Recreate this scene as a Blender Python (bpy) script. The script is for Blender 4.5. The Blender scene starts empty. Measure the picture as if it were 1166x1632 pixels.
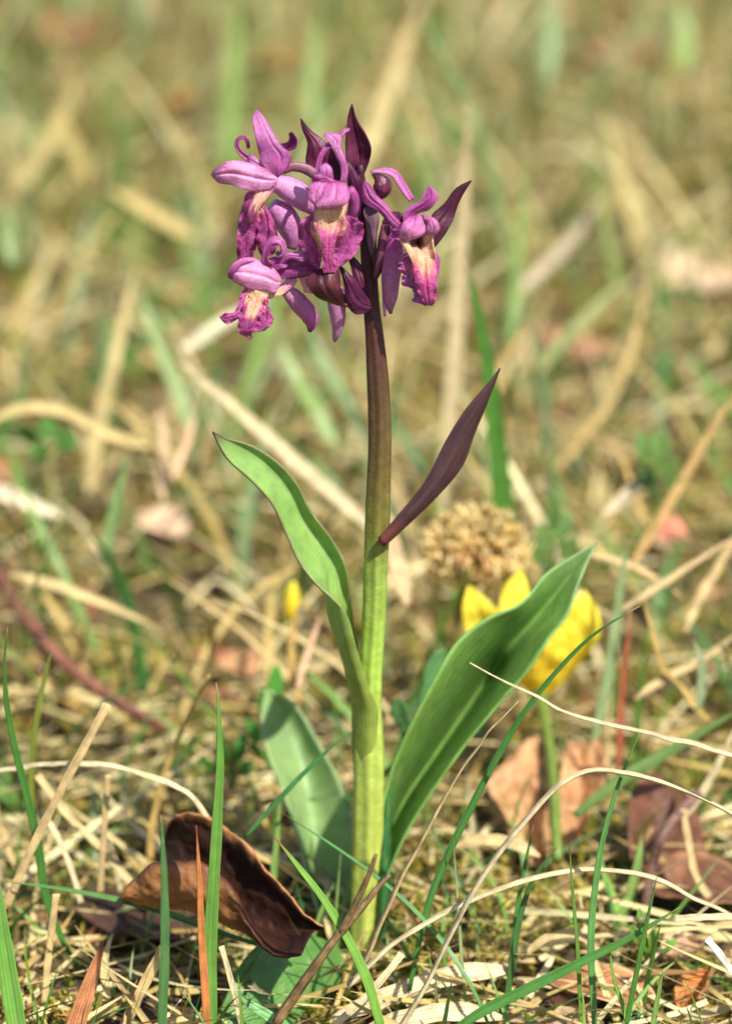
import bpy, math, random
import numpy as np
from mathutils import Vector, noise

random.seed(7)
RNG = np.random.default_rng(11)
R = math.radians
S = 0.01                       # every length below is written in centimetres
scn = bpy.context.scene
COL = scn.collection

# ---------------------------------------------------------------- camera
PITCH = R(20.0)
FPX = 5250.0                   # focal length in pixels of the 1166 x 1632 photograph
PW, PH = 1166.0, 1632.0
CAM = np.array([0.04, -65.2, 34.35])
FWD = np.array([0.0, math.cos(PITCH), -math.sin(PITCH)])
UPV = np.array([0.0, math.sin(PITCH), math.cos(PITCH)])
cam = bpy.data.cameras.new('camera')
cam_o = bpy.data.objects.new('camera', cam)
COL.objects.link(cam_o)
cam_o.location = CAM * S
cam_o.rotation_euler = (math.pi / 2 - PITCH, 0, 0)
cam.sensor_fit = 'VERTICAL'
cam.sensor_height = 36.0
cam.lens = 36.0 * FPX / PH
cam.clip_start = 0.05
cam.clip_end = 500.0
cam.dof.use_dof = True
cam.dof.focus_distance = 67.6 * S
cam.dof.aperture_fstop = cam.lens / 12.0     # entrance pupil about 12 mm
cam.dof.aperture_blades = 0
scn.camera = cam_o

# ---------------------------------------------------------------- world, sun, exposure
SUN_EL, SUN_AZ = R(52), R(38)    # azimuth measured from the camera side (-y) towards +x
sdir = Vector((math.cos(SUN_EL) * math.sin(SUN_AZ), -math.cos(SUN_EL) * math.cos(SUN_AZ), math.sin(SUN_EL)))
world = bpy.data.worlds.new('World')
scn.world = world
world.use_nodes = True
wn = world.node_tree.nodes
sky = wn.new('ShaderNodeTexSky')
sky.sky_type = 'NISHITA'
sky.sun_disc = False
sky.sun_elevation = SUN_EL
sky.sun_rotation = math.atan2(sdir.x, sdir.y)
wn['Background'].inputs['Strength'].default_value = 0.115
world.node_tree.links.new(sky.outputs[0], wn['Background'].inputs['Color'])
sun = bpy.data.lights.new('sun', 'SUN')
sun.energy = 5.0
sun.angle = R(0.53)
sun.color = (1.0, 0.96, 0.88)
sun_o = bpy.data.objects.new('sun', sun)
COL.objects.link(sun_o)
sun_o.rotation_euler = sdir.to_track_quat('Z', 'Y').to_euler()
scn.view_settings.view_transform = 'Standard'
scn.view_settings.look = 'None'
scn.view_settings.gamma = 1.0
scn.view_settings.exposure = 0.6
scn.view_settings.use_curve_mapping = False
scn.render.engine = 'CYCLES'
scn.cycles.use_denoising = True
scn.cycles.max_bounces = 8
scn.cycles.transparent_max_bounces = 6
scn.cycles.caustics_reflective = False
scn.cycles.caustics_refractive = False

# ---------------------------------------------------------------- pixel rays
def ray(px, py):
    return FWD + np.array([1.0, 0, 0]) * ((px - PW / 2) / FPX) + UPV * ((PH / 2 - py) / FPX)
def W(px, py, y=0.0):
    """point of the picture on the upright plane at y (cm, away from the camera)"""
    d = ray(px, py); t = (y - CAM[1]) / d[1]
    return CAM + d * t
def G(px, py, h=0.0):
    """point of the picture on the level plane at height h"""
    d = ray(px, py); t = (h - CAM[2]) / d[2]
    return CAM + d * t
def dep(p):
    return float(np.dot(np.asarray(p) - CAM, FWD))
def cmpp(p):
    return dep(p) / FPX          # centimetres for one pixel at p
def gz(x, y):
    return (.30 * np.sin(.31 * x + 1.3) * np.sin(.27 * y + .5) + .16 * np.sin(.83 * x + .4 * y)
            + .10 * np.sin(1.9 * x - 1.3 * y + 2) + .05 * np.sin(3.7 * x + 2.9 * y) - .15)

def srgb(r, g, b):
    f = lambda c: (c / 255 / 12.92) if c / 255 <= 0.04045 else ((c / 255 + .055) / 1.055) ** 2.4
    return np.array([f(r), f(g), f(b)])
def mix(a, b, t):
    t = min(1, max(0, t)); return np.asarray(a) * (1 - t) + np.asarray(b) * t
def sm(a, b, x):
    t = min(1, max(0, (x - a) / (b - a))); return t * t * (3 - 2 * t)
def nz(x, y, z=0):
    return noise.noise(Vector((x, y, z)))

# ---------------------------------------------------------------- materials
def plant_mat(name, transl=0.3, rough=0.45, spec=0.4, vein=0.12, vscale=9.0, speck=0.12, nscale=260.0, bump=0.25, bscale=900.0, sheen=0.0, sparkle=0.0):
    """colour from the piece's own pigment attribute, lengthwise veins, blotches, fine relief and some light let through"""
    m = bpy.data.materials.new(name); m.use_nodes = True
    nt = m.node_tree; N = nt.nodes; L = nt.links
    N.clear()
    out = N.new('ShaderNodeOutputMaterial')
    bs = N.new('ShaderNodeBsdfPrincipled')
    at = N.new('ShaderNodeAttribute'); at.attribute_name = 'Col'
    uv = N.new('ShaderNodeUVMap'); uv.uv_map = 'UVMap'
    sep = N.new('ShaderNodeSeparateXYZ'); L.new(uv.outputs[0], sep.inputs[0])
    geo = N.new('ShaderNodeNewGeometry')
    tc = N.new('ShaderNodeTexCoord')
    n1 = N.new('ShaderNodeTexNoise'); n1.inputs['Scale'].default_value = nscale; n1.inputs['Detail'].default_value = 4
    L.new(geo.outputs['Position'], n1.inputs['Vector'])
    # veins: |sin| across the blade, broken by noise
    mu = N.new('ShaderNodeMath'); mu.operation = 'MULTIPLY_ADD'
    mu.inputs[1].default_value = vscale * math.pi * 2; L.new(sep.outputs[0], mu.inputs[0])
    nn = N.new('ShaderNodeMath'); nn.operation = 'MULTIPLY'; nn.inputs[1].default_value = 1.2
    L.new(n1.outputs[0], nn.inputs[0]); L.new(nn.outputs[0], mu.inputs[2])
    si = N.new('ShaderNodeMath'); si.operation = 'SINE'; L.new(mu.outputs[0], si.inputs[0])
    f1 = N.new('ShaderNodeMath'); f1.operation = 'MULTIPLY_ADD'; f1.inputs[1].default_value = vein; f1.inputs[2].default_value = 1.0
    L.new(si.outputs[0], f1.inputs[0])
    f2 = N.new('ShaderNodeMapRange'); f2.inputs['From Min'].default_value = .3; f2.inputs['From Max'].default_value = .7
    f2.inputs['To Min'].default_value = 1 - speck; f2.inputs['To Max'].default_value = 1 + speck
    L.new(n1.outputs[0], f2.inputs['Value'])
    f3 = N.new('ShaderNodeMath'); f3.operation = 'MULTIPLY'; L.new(f1.outputs[0], f3.inputs[0]); L.new(f2.outputs[0], f3.inputs[1])
    vm = N.new('ShaderNodeVectorMath'); vm.operation = 'SCALE'
    L.new(at.outputs['Color'], vm.inputs[0]); L.new(f3.outputs[0], vm.inputs['Scale'])
    L.new(vm.outputs[0], bs.inputs['Base Color'])
    bs.inputs['Roughness'].default_value = rough
    bs.inputs['Specular IOR Level'].default_value = spec
    if sheen:
        bs.inputs['Sheen Weight'].default_value = sheen
        bs.inputs['Sheen Roughness'].default_value = .4
    bp = N.new('ShaderNodeBump'); bp.inputs['Strength'].default_value = bump; bp.inputs['Distance'].default_value = .0004
    n2 = N.new('ShaderNodeTexNoise'); n2.inputs['Scale'].default_value = bscale; n2.inputs['Detail'].default_value = 2
    L.new(geo.outputs['Position'], n2.inputs['Vector'])
    ad = N.new('ShaderNodeMath'); ad.operation = 'MULTIPLY_ADD'; ad.inputs[1].default_value = min(.35, vein*1.6)
    L.new(si.outputs[0], ad.inputs[0]); L.new(n2.outputs[0], ad.inputs[2])
    L.new(ad.outputs[0], bp.inputs['Height']); L.new(bp.outputs[0], bs.inputs['Normal'])
    if sparkle:                   # tiny glassy papillae
        vo = N.new('ShaderNodeTexVoronoi'); vo.inputs['Scale'].default_value = 3600
        L.new(geo.outputs['Position'], vo.inputs['Vector'])
        rr = N.new('ShaderNodeMapRange'); rr.inputs['From Min'].default_value = .12; rr.inputs['From Max'].default_value = .3
        rr.inputs['To Min'].default_value = .12; rr.inputs['To Max'].default_value = rough
        L.new(vo.outputs['Distance'], rr.inputs['Value']); L.new(rr.outputs[0], bs.inputs['Roughness'])
        b2 = N.new('ShaderNodeBump'); b2.inputs['Strength'].default_value = sparkle; b2.inputs['Distance'].default_value = .0003
        L.new(vo.outputs['Distance'], b2.inputs['Height']); L.new(bp.outputs[0], b2.inputs['Normal']); L.new(b2.outputs[0], bs.inputs['Normal'])
    if transl > 0:
        tr = N.new('ShaderNodeBsdfTranslucent')
        L.new(vm.outputs[0], tr.inputs['Color'])
        mx = N.new('ShaderNodeMixShader'); mx.inputs[0].default_value = transl
        L.new(bs.outputs[0], mx.inputs[1]); L.new(tr.outputs[0], mx.inputs[2])
        L.new(mx.outputs[0], out.inputs['Surface'])
    else:
        L.new(bs.outputs[0], out.inputs['Surface'])
    return m

M = {
    'petal': plant_mat('petal', .33, .42, .45, .05, 7, .2, 1400, .25, 3000, sparkle=.4),
    'lip': plant_mat('lip', .33, .44, .5, .02, 6, .25, 1600, .25, 3000, sparkle=.65),
    'bract': plant_mat('bract', .14, .46, .3, .08, 6, .25, 700, .2, 1800),
    'stem': plant_mat('stem', .0, .46, .35, .07, 9, .18, 420, .35, 1500),
    'leaf': plant_mat('leaf', .36, .40, .5, .09, 17, .16, 300, .2, 1300),
    'grass': plant_mat('grass', .30, .38, .5, .14, 5, .14, 240, .2, 1600),
    'straw': plant_mat('straw', .18, .55, .35, .20, 6, .26, 330, .4, 1500),
    'deadleaf': plant_mat('deadleaf', .14, .55, .28, .02, 7, .34, 200, .9, 700),
    'stuff': plant_mat('stuff', .22, .6, .25, .0, 3, .2, 240, .0, 900),
    'moss': plant_mat('moss', .30, .6, .25, .0, 3, .2, 240, .0, 900),
    'yellow': plant_mat('yellow', .5, .5, .3, .06, 7, .08, 240, .2, 1500),
    'twig': plant_mat('twig', .0, .55, .4, .06, 6, .3, 300, .6, 900),
    'glossy': plant_mat('glossy', .08, .36, .5, .12, 6, .25, 700, .4, 2000),
}

def ground_mat():
    m = bpy.data.materials.new('mossy_soil'); m.use_nodes = True
    nt = m.node_tree; N = nt.nodes; L = nt.links
    bs = N['Principled BSDF']; bs.inputs['Roughness'].default_value = .9
    g = N.new('ShaderNodeNewGeometry')
    a = N.new('ShaderNodeTexNoise'); a.inputs['Scale'].default_value = 14; a.inputs['Detail'].default_value = 6
    b = N.new('ShaderNodeTexNoise'); b.inputs['Scale'].default_value = 120; b.inputs['Detail'].default_value = 6
    for n in (a, b): L.new(g.outputs['Position'], n.inputs['Vector'])
    r = N.new('ShaderNodeValToRGB')
    e = r.color_ramp.elements
    e[0].position = .36; e[0].color = (.04, .026, .012, 1)
    e[1].position = .62; e[1].color = (.17, .14, .03, 1)
    k = e.new(.5); k.color = (.075, .05, .022, 1)
    ad = N.new('ShaderNodeMath'); ad.operation = 'MULTIPLY_ADD'; ad.inputs[1].default_value = .5
    hf = N.new('ShaderNodeMath'); hf.operation = 'MULTIPLY'; hf.inputs[1].default_value = .5
    L.new(a.outputs[0], hf.inputs[0]); L.new(b.outputs[0], ad.inputs[0]); L.new(hf.outputs[0], ad.inputs[2])
    L.new(ad.outputs[0], r.inputs[0]); L.new(r.outputs[0], bs.inputs['Base Color'])
    bp = N.new('ShaderNodeBump'); bp.inputs['Strength'].default_value = .8; bp.inputs['Distance'].default_value = .004
    L.new(b.outputs[0], bp.inputs['Height']); L.new(bp.outputs[0], bs.inputs['Normal'])
    return m

# ---------------------------------------------------------------- mesh tools
def resample(pts, n, extra=None):
    """smooth curve through pts (k x 3), n points even along it"""
    P = np.asarray(pts, float)
    if len(P) == 1: return np.repeat(P, n, 0)
    d = np.linalg.norm(np.diff(P, axis=0), axis=1); d = np.maximum(d, 1e-4)
    s = np.concatenate([[0], np.cumsum(d)])
    if len(P) == 2:
        T = np.array([(P[1] - P[0]) / s[-1]] * 2)
    else:
        T = np.zeros_like(P)
        for i in range(1, len(P) - 1):
            h0, h1 = d[i - 1], d[i]
            T[i] = ((P[i] - P[i - 1]) / h0 * h1 + (P[i + 1] - P[i]) / h1 * h0) / (h0 + h1)
        T[0] = 1.5 * (P[1] - P[0]) / d[0] - .5 * T[1]
        T[-1] = 1.5 * (P[-1] - P[-2]) / d[-1] - .5 * T[-2]
    q = np.linspace(0, s[-1], n)
    i = np.clip(np.searchsorted(s, q, side='right') - 1, 0, len(P) - 2)
    h = d[i][:, None]; t = ((q - s[i]) / d[i])[:, None]
    return ((2*t**3 - 3*t**2 + 1) * P[i] + (t**3 - 2*t**2 + t) * h * T[i]
            + (-2*t**3 + 3*t**2) * P[i + 1] + (t**3 - t**2) * h * T[i + 1])
def interp(vals, n):
    v = np.atleast_1d(np.asarray(vals, float))
    if len(v) == 1: return np.repeat(v, n)
    return np.interp(np.linspace(0, 1, n), np.linspace(0, 1, len(v)), v)

def link(o, parent=None):
    COL.objects.link(o)
    if parent is not None: o.parent = parent
    return o
def tag(o, label=None, cat=None, group=None, kind=None):
    for k, v in (('label', label), ('category', cat), ('group', group), ('kind', kind)):
        if v: o[k] = v
    return o
def build(name, verts, faces, cols, uvs, mat, parent=None, thick=0.0, smooth=True, origin=None):
    """one mesh object; verts in cm; cols and uvs per vertex"""
    V_ = np.asarray(verts, float)
    org = np.zeros(3) if origin is None else np.asarray(origin, float)
    me = bpy.data.meshes.new(name)
    me.from_pydata([tuple(v) for v in (V_ - org) * S], [], faces)
    ca = me.color_attributes.new('Col', 'FLOAT_COLOR', 'POINT')
    c4 = np.ones((len(V_), 4), np.float32); c4[:, :3] = cols
    ca.data.foreach_set('color', c4.ravel())
    ul = me.uv_layers.new(name='UVMap')
    li = np.zeros(len(me.loops), np.int32); me.loops.foreach_get('vertex_index', li)
    ul.data.foreach_set('uv', np.asarray(uvs, np.float32)[li].ravel())
    if smooth: me.polygons.foreach_set('use_smooth', np.ones(len(me.polygons), bool))
    me.materials.append(M[mat] if isinstance(mat, str) else mat)
    o = bpy.data.objects.new(name, me)
    o.location = org * S
    if parent is not None and parent.type == 'EMPTY':
        pl = np.zeros(3); q = parent
        while q is not None:
            pl += np.array(q.location); q = q.parent
        o.location = org * S - pl
    elif parent is not None:
        pl = np.zeros(3); q = parent
        while q is not None:
            pl += np.array(q.location); q = q.parent
        o.location = org * S - pl
    link(o, parent)
    if thick:
        md = o.modifiers.new('solidify', 'SOLIDIFY'); md.thickness = thick * S; md.offset = 0
    return o
def empty(name, p, parent=None):
    o = bpy.data.objects.new(name, None); o.empty_display_size = .005
    pl = np.zeros(3); q = parent
    while q is not None:
        pl += np.array(q.location); q = q.parent
    o.location = np.asarray(p) * S - pl
    return link(o, parent)

def grid_obj(name, g, col, mat, parent=None, thick=.03, origin=None, flipuv=False):
    nu, nv = g.shape[:2]
    faces = [(i*nv+j, i*nv+j+1, (i+1)*nv+j+1, (i+1)*nv+j) for i in range(nu-1) for j in range(nv-1)]
    cols = []; uvs = []
    for i in range(nu):
        for j in range(nv):
            u, v = i/(nu-1), j/(nv-1)
            cols.append(col(u, v) if callable(col) else col); uvs.append((v, u))
    return build(name, g.reshape(-1, 3), faces, np.array(cols), uvs, mat, parent, thick, True, origin)
def loft(curves, nu=24, nv=11):
    C = np.array([resample(c, nu) for c in curves])            # nc x nu x 3
    g = np.zeros((nu, nv, 3))
    for i in range(nu):
        P = C[:, i]
        if len(P) == 2:
            t = np.linspace(0, 1, nv)[:, None]; g[i] = P[0]*(1-t) + P[1]*t
        else:
            k = len(P); T = np.zeros_like(P)
            T[1:-1] = (P[2:] - P[:-2]) / 2
            T[0] = 1.5*(P[1]-P[0]) - .5*T[1]; T[-1] = 1.5*(P[-1]-P[-2]) - .5*T[-2]
            q = np.linspace(0, k-1, nv); ii = np.clip(q.astype(int), 0, k-2); t = (q-ii)[:, None]
            g[i] = ((2*t**3-3*t**2+1)*P[ii] + (t**3-2*t**2+t)*T[ii] + (-2*t**3+3*t**2)*P[ii+1] + (t**3-t**2)*T[ii+1])
    return g
def frames(P):
    T = np.gradient(P, axis=0); T /= np.maximum(np.linalg.norm(T, axis=1, keepdims=True), 1e-9)
    return T
def tube_obj(name, pts, rad, col, mat, parent=None, n=24, sides=12, origin=None, ribs=0, ribd=.05, flat=None):
    P = resample(pts, n); r = interp(rad, n); T = frames(P)
    a = np.array([0., -1, 0]); 
    if abs(T[0] @ a) > .9: a = np.array([1., 0, 0])
    verts, cols, uvs = [], [], []
    nrm = a - T[0]*(a@T[0]); nrm /= np.linalg.norm(nrm)
    for i in range(n):
        nrm = nrm - T[i]*(nrm@T[i]); nrm /= np.linalg.norm(nrm)
        b = np.cross(T[i], nrm)
        for j in range(sides):
            th = 2*math.pi*j/sides
            rr = r[i]*(1 + (ribd*math.cos(ribs*th + .7*math.sin(i*.2)) if ribs else 0))
            verts.append(P[i] + rr*(math.cos(th)*nrm + math.sin(th)*b*(flat or 1)))
            u = i/(n-1); cols.append(col(u, j/sides) if callable(col) else col); uvs.append((j/sides, u))
    faces = [(i*sides+j, i*sides+(j+1) % sides, (i+1)*sides+(j+1) % sides, (i+1)*sides+j) for i in range(n-1) for j in range(sides)]
    faces.append(tuple(range(sides))[::-1]); faces.append(tuple((n-1)*sides+j for j in range(sides)))
    return build(name, verts, faces, np.array(cols), uvs, mat, parent, 0, True, origin)
VIEW = FWD
def ribbon_grid(pts, wid, roll=0.0, fold=.25, n=28, m=5, wav=0.0):
    P = resample(pts, n); w = interp(wid, n); rl = interp(roll, n); T = frames(P)
    g = np.zeros((n, m, 3))
    for i in range(n):
        s = np.cross(T[i], VIEW); l = np.linalg.norm(s); s = s/l if l > 1e-6 else np.array([1., 0, 0])
        nn = np.cross(s, T[i])
        c, q = math.cos(R(rl[i])), math.sin(R(rl[i]))
        s2 = s*c + nn*q; n2 = nn*c - s*q
        if n2 @ VIEW > 0: fs = 1
        else: fs = -1
        for j in range(m):
            v = 2*j/(m-1) - 1
            g[i, j] = P[i] + s2*(v*w[i]/2) + n2*fs*(1-abs(v))*w[i]*fold*.5
            if wav: g[i, j] += n2*wav*w[i]*v*v*math.sin(i*.9 + (0 if v < 0 else 1.9))
    return g

# ================================================================ GROUND
def graded(lo, hi, a, b, step):
    c = list(np.arange(a, b + 1e-6, step))
    s = step
    x = a
    pre = []
    while x > lo: s *= 1.35; x -= s; pre.append(max(x, lo))
    s = step; x = b; post = []
    while x < hi: s *= 1.35; x += s; post.append(min(x, hi))
    return np.array(pre[::-1] + c + post)
gx = graded(-4000, 4000, -50, 50, .8); gy = graded(-2500, 6000, -14, 150, .9)
X, Y = np.meshgrid(gx, gy)
Z = gz(X, Y)
gv = np.stack([X, Y, Z], -1).reshape(-1, 3)
nx = len(gx)
gf = [(i*nx+j, i*nx+j+1, (i+1)*nx+j+1, (i+1)*nx+j) for i in range(len(gy)-1) for j in range(nx-1)]
ground = build('ground', gv, gf, np.full((len(gv), 3), .1), gv[:, :2]*.01, ground_mat())
tag(ground, 'brown soil and moss floor of the dry meadow under the orchid', 'ground', kind='structure')

# ---------------------------------------------------------------- uncountable cover
def sample_region(n, y0, y1, a=15., b=.45):
    ys = RNG.uniform(y0, y1, n*3); keep = RNG.uniform(0, 1, n*3) < (a+b*ys)/(a+b*y1)
    ys = ys[keep][:n]
    xs = RNG.uniform(-1, 1, len(ys))*(a+b*ys)
    return xs, ys
def scatter(name, xs, ys, L, Wd, el, droop, palette, weights, mat='stuff', seg=6, fold=.25, zoff=0., curl=20., base=1.0, parent=None):
    n = len(xs)
    ln = RNG.uniform(*L, n); wd = RNG.uniform(*Wd, n); az = RNG.uniform(0, 2*math.pi, n)
    e0 = np.radians(RNG.uniform(*el, n)); dr = np.radians(RNG.uniform(*droop, n)); cu = np.radians(RNG.normal(0, curl, n))
    roll = RNG.uniform(-.9, .9, n)
    p = np.stack([xs, ys, gz(xs, ys) + zoff*RNG.uniform(0, 1, n)], -1)
    rows = []
    for k in range(seg+1):
        t = k/seg
        e = e0 - dr*t; a = az + cu*t
        d = np.stack([np.cos(e)*np.cos(a), np.cos(e)*np.sin(a), np.sin(e)], -1)
        side = np.stack([-np.sin(a), np.cos(a), np.zeros(n)], -1)
        up = np.cross(d, side)
        up = -up if False else up
        sd = side*np.cos(roll)[:, None] + up*np.sin(roll)[:, None]
        nr = np.cross(d, sd)
        w = wd*(base if k == 0 else 1.0)*(1 - t**3*.93)
        rows.append(np.stack([p - sd*(w/2)[:, None], p - nr*(w*fold)[:, None], p + sd*(w/2)[:, None]], 1))
        p = p + d*(ln/seg)[:, None]
        zmin = gz(p[:, 0], p[:, 1]) + .02
        p[:, 2] = np.maximum(p[:, 2], zmin)
    V_ = np.stack(rows, 1)                       # n, seg+1, 3, 3
    per = (seg+1)*3
    f = []
    for k in range(seg):
        for j in range(2):
            f.append((k*3+j, k*3+j+1, (k+1)*3+j+1, (k+1)*3+j))
    F = (np.array(f)[None] + (np.arange(n)*per)[:, None, None]).reshape(-1, 4)
    pal = np.array([srgb(*c) for c in palette]); idx = RNG.choice(len(pal), n, p=np.array(weights)/sum(weights))
    c = pal[idx]*RNG.uniform(.78, 1.15, n)[:, None]
    cc = np.repeat(c, per, 0)
    return fast_mesh(name, V_.reshape(-1, 3), F, cc, mat, parent)
def fast_mesh(name, V_, F, cc, mat, parent=None, smooth=False):
    me = bpy.data.meshes.new(name)
    nv, nf, k = len(V_), len(F), F.shape[1]
    me.vertices.add(nv); me.vertices.foreach_set('co', (V_*S).astype(np.float32).ravel())
    me.loops.add(nf*k); me.loops.foreach_set('vertex_index', F.astype(np.int32).ravel())
    me.polygons.add(nf); me.polygons.foreach_set('loop_start', np.arange(0, nf*k, k, dtype=np.int32))
    me.update(calc_edges=True)
    ca = me.color_attributes.new('Col', 'FLOAT_COLOR', 'POINT')
    c4 = np.ones((nv, 4), np.float32); c4[:, :3] = cc
    ca.data.foreach_set('color', c4.ravel())
    me.uv_layers.new(name='UVMap')
    if smooth: me.polygons.foreach_set('use_smooth', np.ones(nf, bool))
    me.materials.append(M[mat])
    o = bpy.data.objects.new(name, me)
    return link(o, parent)

# moss: little star-shaped shoots in cushions
def moss():
    xs, ys = sample_region(84000, -9, 150)
    fld = np.sin(.42*xs+.8)*np.sin(.33*ys+1.1) + .6*np.sin(.9*xs-.7*ys) + RNG.normal(0, .35, len(xs))
    k = fld > np.where(ys < 14, -.05, -.7); xs, ys, fld = xs[k], ys[k], fld[k]
    n = len(xs); m = 12
    h = RNG.uniform(.1, .45, n) + .45*np.clip(fld, 0, 1.3)
    h = np.where((np.abs(xs) < 1.2) & (ys < .5) & (ys > -3), h*.5, h)
    z0 = gz(xs, ys)
    az = RNG.uniform(0, 2*math.pi, (n, m)); lev = np.linspace(.3, 1, m)[None, :]*h[:, None]
    ln = RNG.uniform(.14, .30, (n, m)); el = RNG.uniform(.0, 1.1, (n, m))
    c = np.stack([np.repeat(xs[:, None], m, 1), np.repeat(ys[:, None], m, 1), z0[:, None]+lev], -1)
    d = np.stack([np.cos(el)*np.cos(az), np.cos(el)*np.sin(az), np.sin(el)], -1)
    sd = np.stack([-np.sin(az), np.cos(az), 0*az], -1)
    a = c - sd*.055; b = c + sd*.055; t = c + d*ln[..., None]
    V_ = np.stack([a, b, t], 2).reshape(-1, 3)
    F = np.arange(len(V_)).reshape(-1, 3)
    pal = np.array([srgb(172, 160, 62), srgb(146, 146, 54), srgb(200, 182, 94), srgb(120, 136, 48), srgb(204, 160, 92)])
    cl = pal[RNG.choice(5, n, p=[.34, .26, .2, .12, .08])]*RNG.uniform(.78, 1.15, n)[:, None]
    o = fast_mesh('moss', V_, F, np.repeat(cl, m*3, 0), 'moss')
    tag(o, 'golden green moss carpet between the dry grass stems', 'moss', kind='stuff')
moss()
DRY = [(206, 186, 130), (220, 204, 154), (186, 162, 98), (166, 138, 80), (194, 168, 116), (150, 116, 74)]
DW = [.28, .24, .2, .11, .11, .06]
GRN = [(96, 140, 56), (74, 124, 60), (124, 156, 74), (140, 160, 110), (110, 132, 48)]
GW = [.3, .24, .2, .12, .14]
xs, ys = sample_region(11000, -9, 150)
q_ = (ys < 40) | (RNG.uniform(0, 1, len(ys)) < .5); xs, ys = xs[q_], ys[q_]
k = ~((ys < 3.5) & (np.abs(xs) < 9) & (RNG.uniform(0, 1, len(xs)) < .35))
o = scatter('dry_grass', xs[k], ys[k], (2.2, 8), (.05, .22), (-4, 20), (-10, 22), DRY, DW, zoff=.5)
tag(o, 'tangle of flattened straw coloured dry grass on the ground', 'dry grass', kind='stuff')
xs, ys = sample_region(1150, -9, 13)
o = scatter('straw_litter', xs, ys, (1.2, 6), (.06, .2), (-4, 20), (-15, 30), DRY, DW, mat='stuff', zoff=.7)
tag(o, 'short broken straw pieces littering the moss around the orchid base', 'dry grass', kind='stuff')
xs, ys = sample_region(9000, -9, 14)
k_ = (np.sin(1.1*xs+.4)*np.sin(.9*ys+2) + .5*np.sin(2.3*xs-1.7*ys) + RNG.normal(0, .2, len(xs))) > .1; xs, ys = xs[k_], ys[k_]
h_ = scatter('low_moss', xs, ys, (.2, .7), (.06, .14), (30, 90), (-10, 60), [(166, 150, 60), (140, 136, 52), (190, 168, 88), (116, 124, 44)], [.35, .3, .2, .15], mat='moss', seg=2, zoff=.15)
tag(h_, 'low olive moss covering the soil around the orchid base', 'moss', kind='stuff')
xs, ys = sample_region(4000, 9, 150)
o = scatter('standing_dry_grass', xs, ys, (3, 10), (.06, .3), (20, 80), (5, 70), DRY, DW, zoff=.1, curl=25)
tag(o, 'thin upright and leaning dry grass stems across the meadow behind', 'dry grass', kind='stuff')
xs, ys = sample_region(3000, 7, 150)
o = scatter('green_grass', xs, ys, (2, 8), (.12, .42), (45, 88), (5, 55), GRN, GW, mat='grass', zoff=.05)
tag(o, 'fresh green grass blades scattered through the meadow behind', 'grass', kind='stuff')
xs, ys = sample_region(760, -9, 10)
o = scatter('short_grass', xs, ys, (.8, 3.4), (.05, .14), (30, 85), (5, 60), GRN, GW, mat='grass', zoff=.05)
tag(o, 'short fresh green grass shoots around the orchid base', 'grass', kind='stuff')
xs, ys = sample_region(3000, -9, 150)
o = scatter('plant_litter', xs, ys, (.4, 1.6), (.15, .6), (-4, 30), (-60, 60), [(120, 84, 58), (150, 108, 78), (92, 62, 44), (180, 140, 100), (150, 90, 66)], [.3, .25, .2, .15, .1], mat='deadleaf', zoff=.5, fold=-.2, seg=4)
tag(o, 'small brown scraps of dead leaf lying among the moss', 'leaf litter', kind='stuff')

# ================================================================ THE ORCHID
z1 = lambda x, y: (320 + x/3.887, 150 + y/3.887)
z2 = lambda x, y: (320 + x/3.887, 350 + y/3.887)
z3 = lambda x, y: (530 + x/4.664, 230 + y/4.664)
z0 = lambda x, y: (x, y)
orchid = empty('orchid', (0, 0, 0))
tag(orchid, 'purple flowered orchid with dark stem top and broad green leaves in the middle', 'orchid')

def wp(Z, pts, y):
    ys = interp(y, len(pts))
    return [W(*Z(p[0], p[1]), p[2] if len(p) > 2 else yy) for p, yy in zip(pts, ys)]
def petal(name, par, Z, L, Rr, y, bulge, col, mat='petal', nu=30, nv=23, thick=.022, ruffle=0.0, rfreq=9.0, seed=0.0, edge=0.0, apex=.5):
    """surface between two outlines, arched towards (+) or away from (-) the camera; margins may be ruffled"""
    if mat == 'lip': nu, nv, thick = int(nu*1.6), max(nv, 41), .02
    elif nv > 9: nu, nv = max(nu, 26), max(nv, 23)
    Lc = resample(wp(Z, L, y), nu); Rc = resample(wp(Z, Rr, y), nu)
    bl = interp(bulge, nu)
    v = np.linspace(0, 1, nv)
    g = np.zeros((nu, nv, 3))
    big = .34 if mat != 'bract' else .5
    for i in range(nu):
        wd = np.linalg.norm(Rc[i] - Lc[i])
        for j in range(nv):
            g[i, j] = Lc[i]*(1-v[j]) + Rc[i]*v[j]
            vv = v[j]**(math.log(.5)/math.log(apex))
            arch = .5*(1 - (2*vv-1)**2) + .5*(1 - abs(2*vv-1))
            g[i, j] += -FWD*big*bl[i]*arch
            g[i, j] += FWD*abs(bl[i])*.22*math.exp(-((vv-.5)/.07)**2)
            g[i, j] += -FWD*.05*min(1, wd/.5)*abs(2*v[j]-1)**4*math.sin(i/nu*11+seed*5+(0 if v[j] < .5 else 2))
            q = g[i, j]*2.6
            g[i, j] += -FWD*.10*min(1, wd/.5)*nz(q[0]+seed, q[2], seed*2+bl[0]*9)
            e = abs(2*v[j]-1)**3
            if ruffle:
                g[i, j] += -FWD*ruffle*e*nz(i/nu*rfreq + seed, (0 if v[j] < .5 else 7) + seed*3)*2*min(1, wd/.3)
            if edge:
                sg = -1 if v[j] < .5 else 1
                g[i, j, 0] += sg*edge*e*nz(i/nu*rfreq*1.7 + seed, 3 + sg)*min(1, wd/.3)
    return grid_obj(name, g, col, mat, par, thick)
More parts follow.
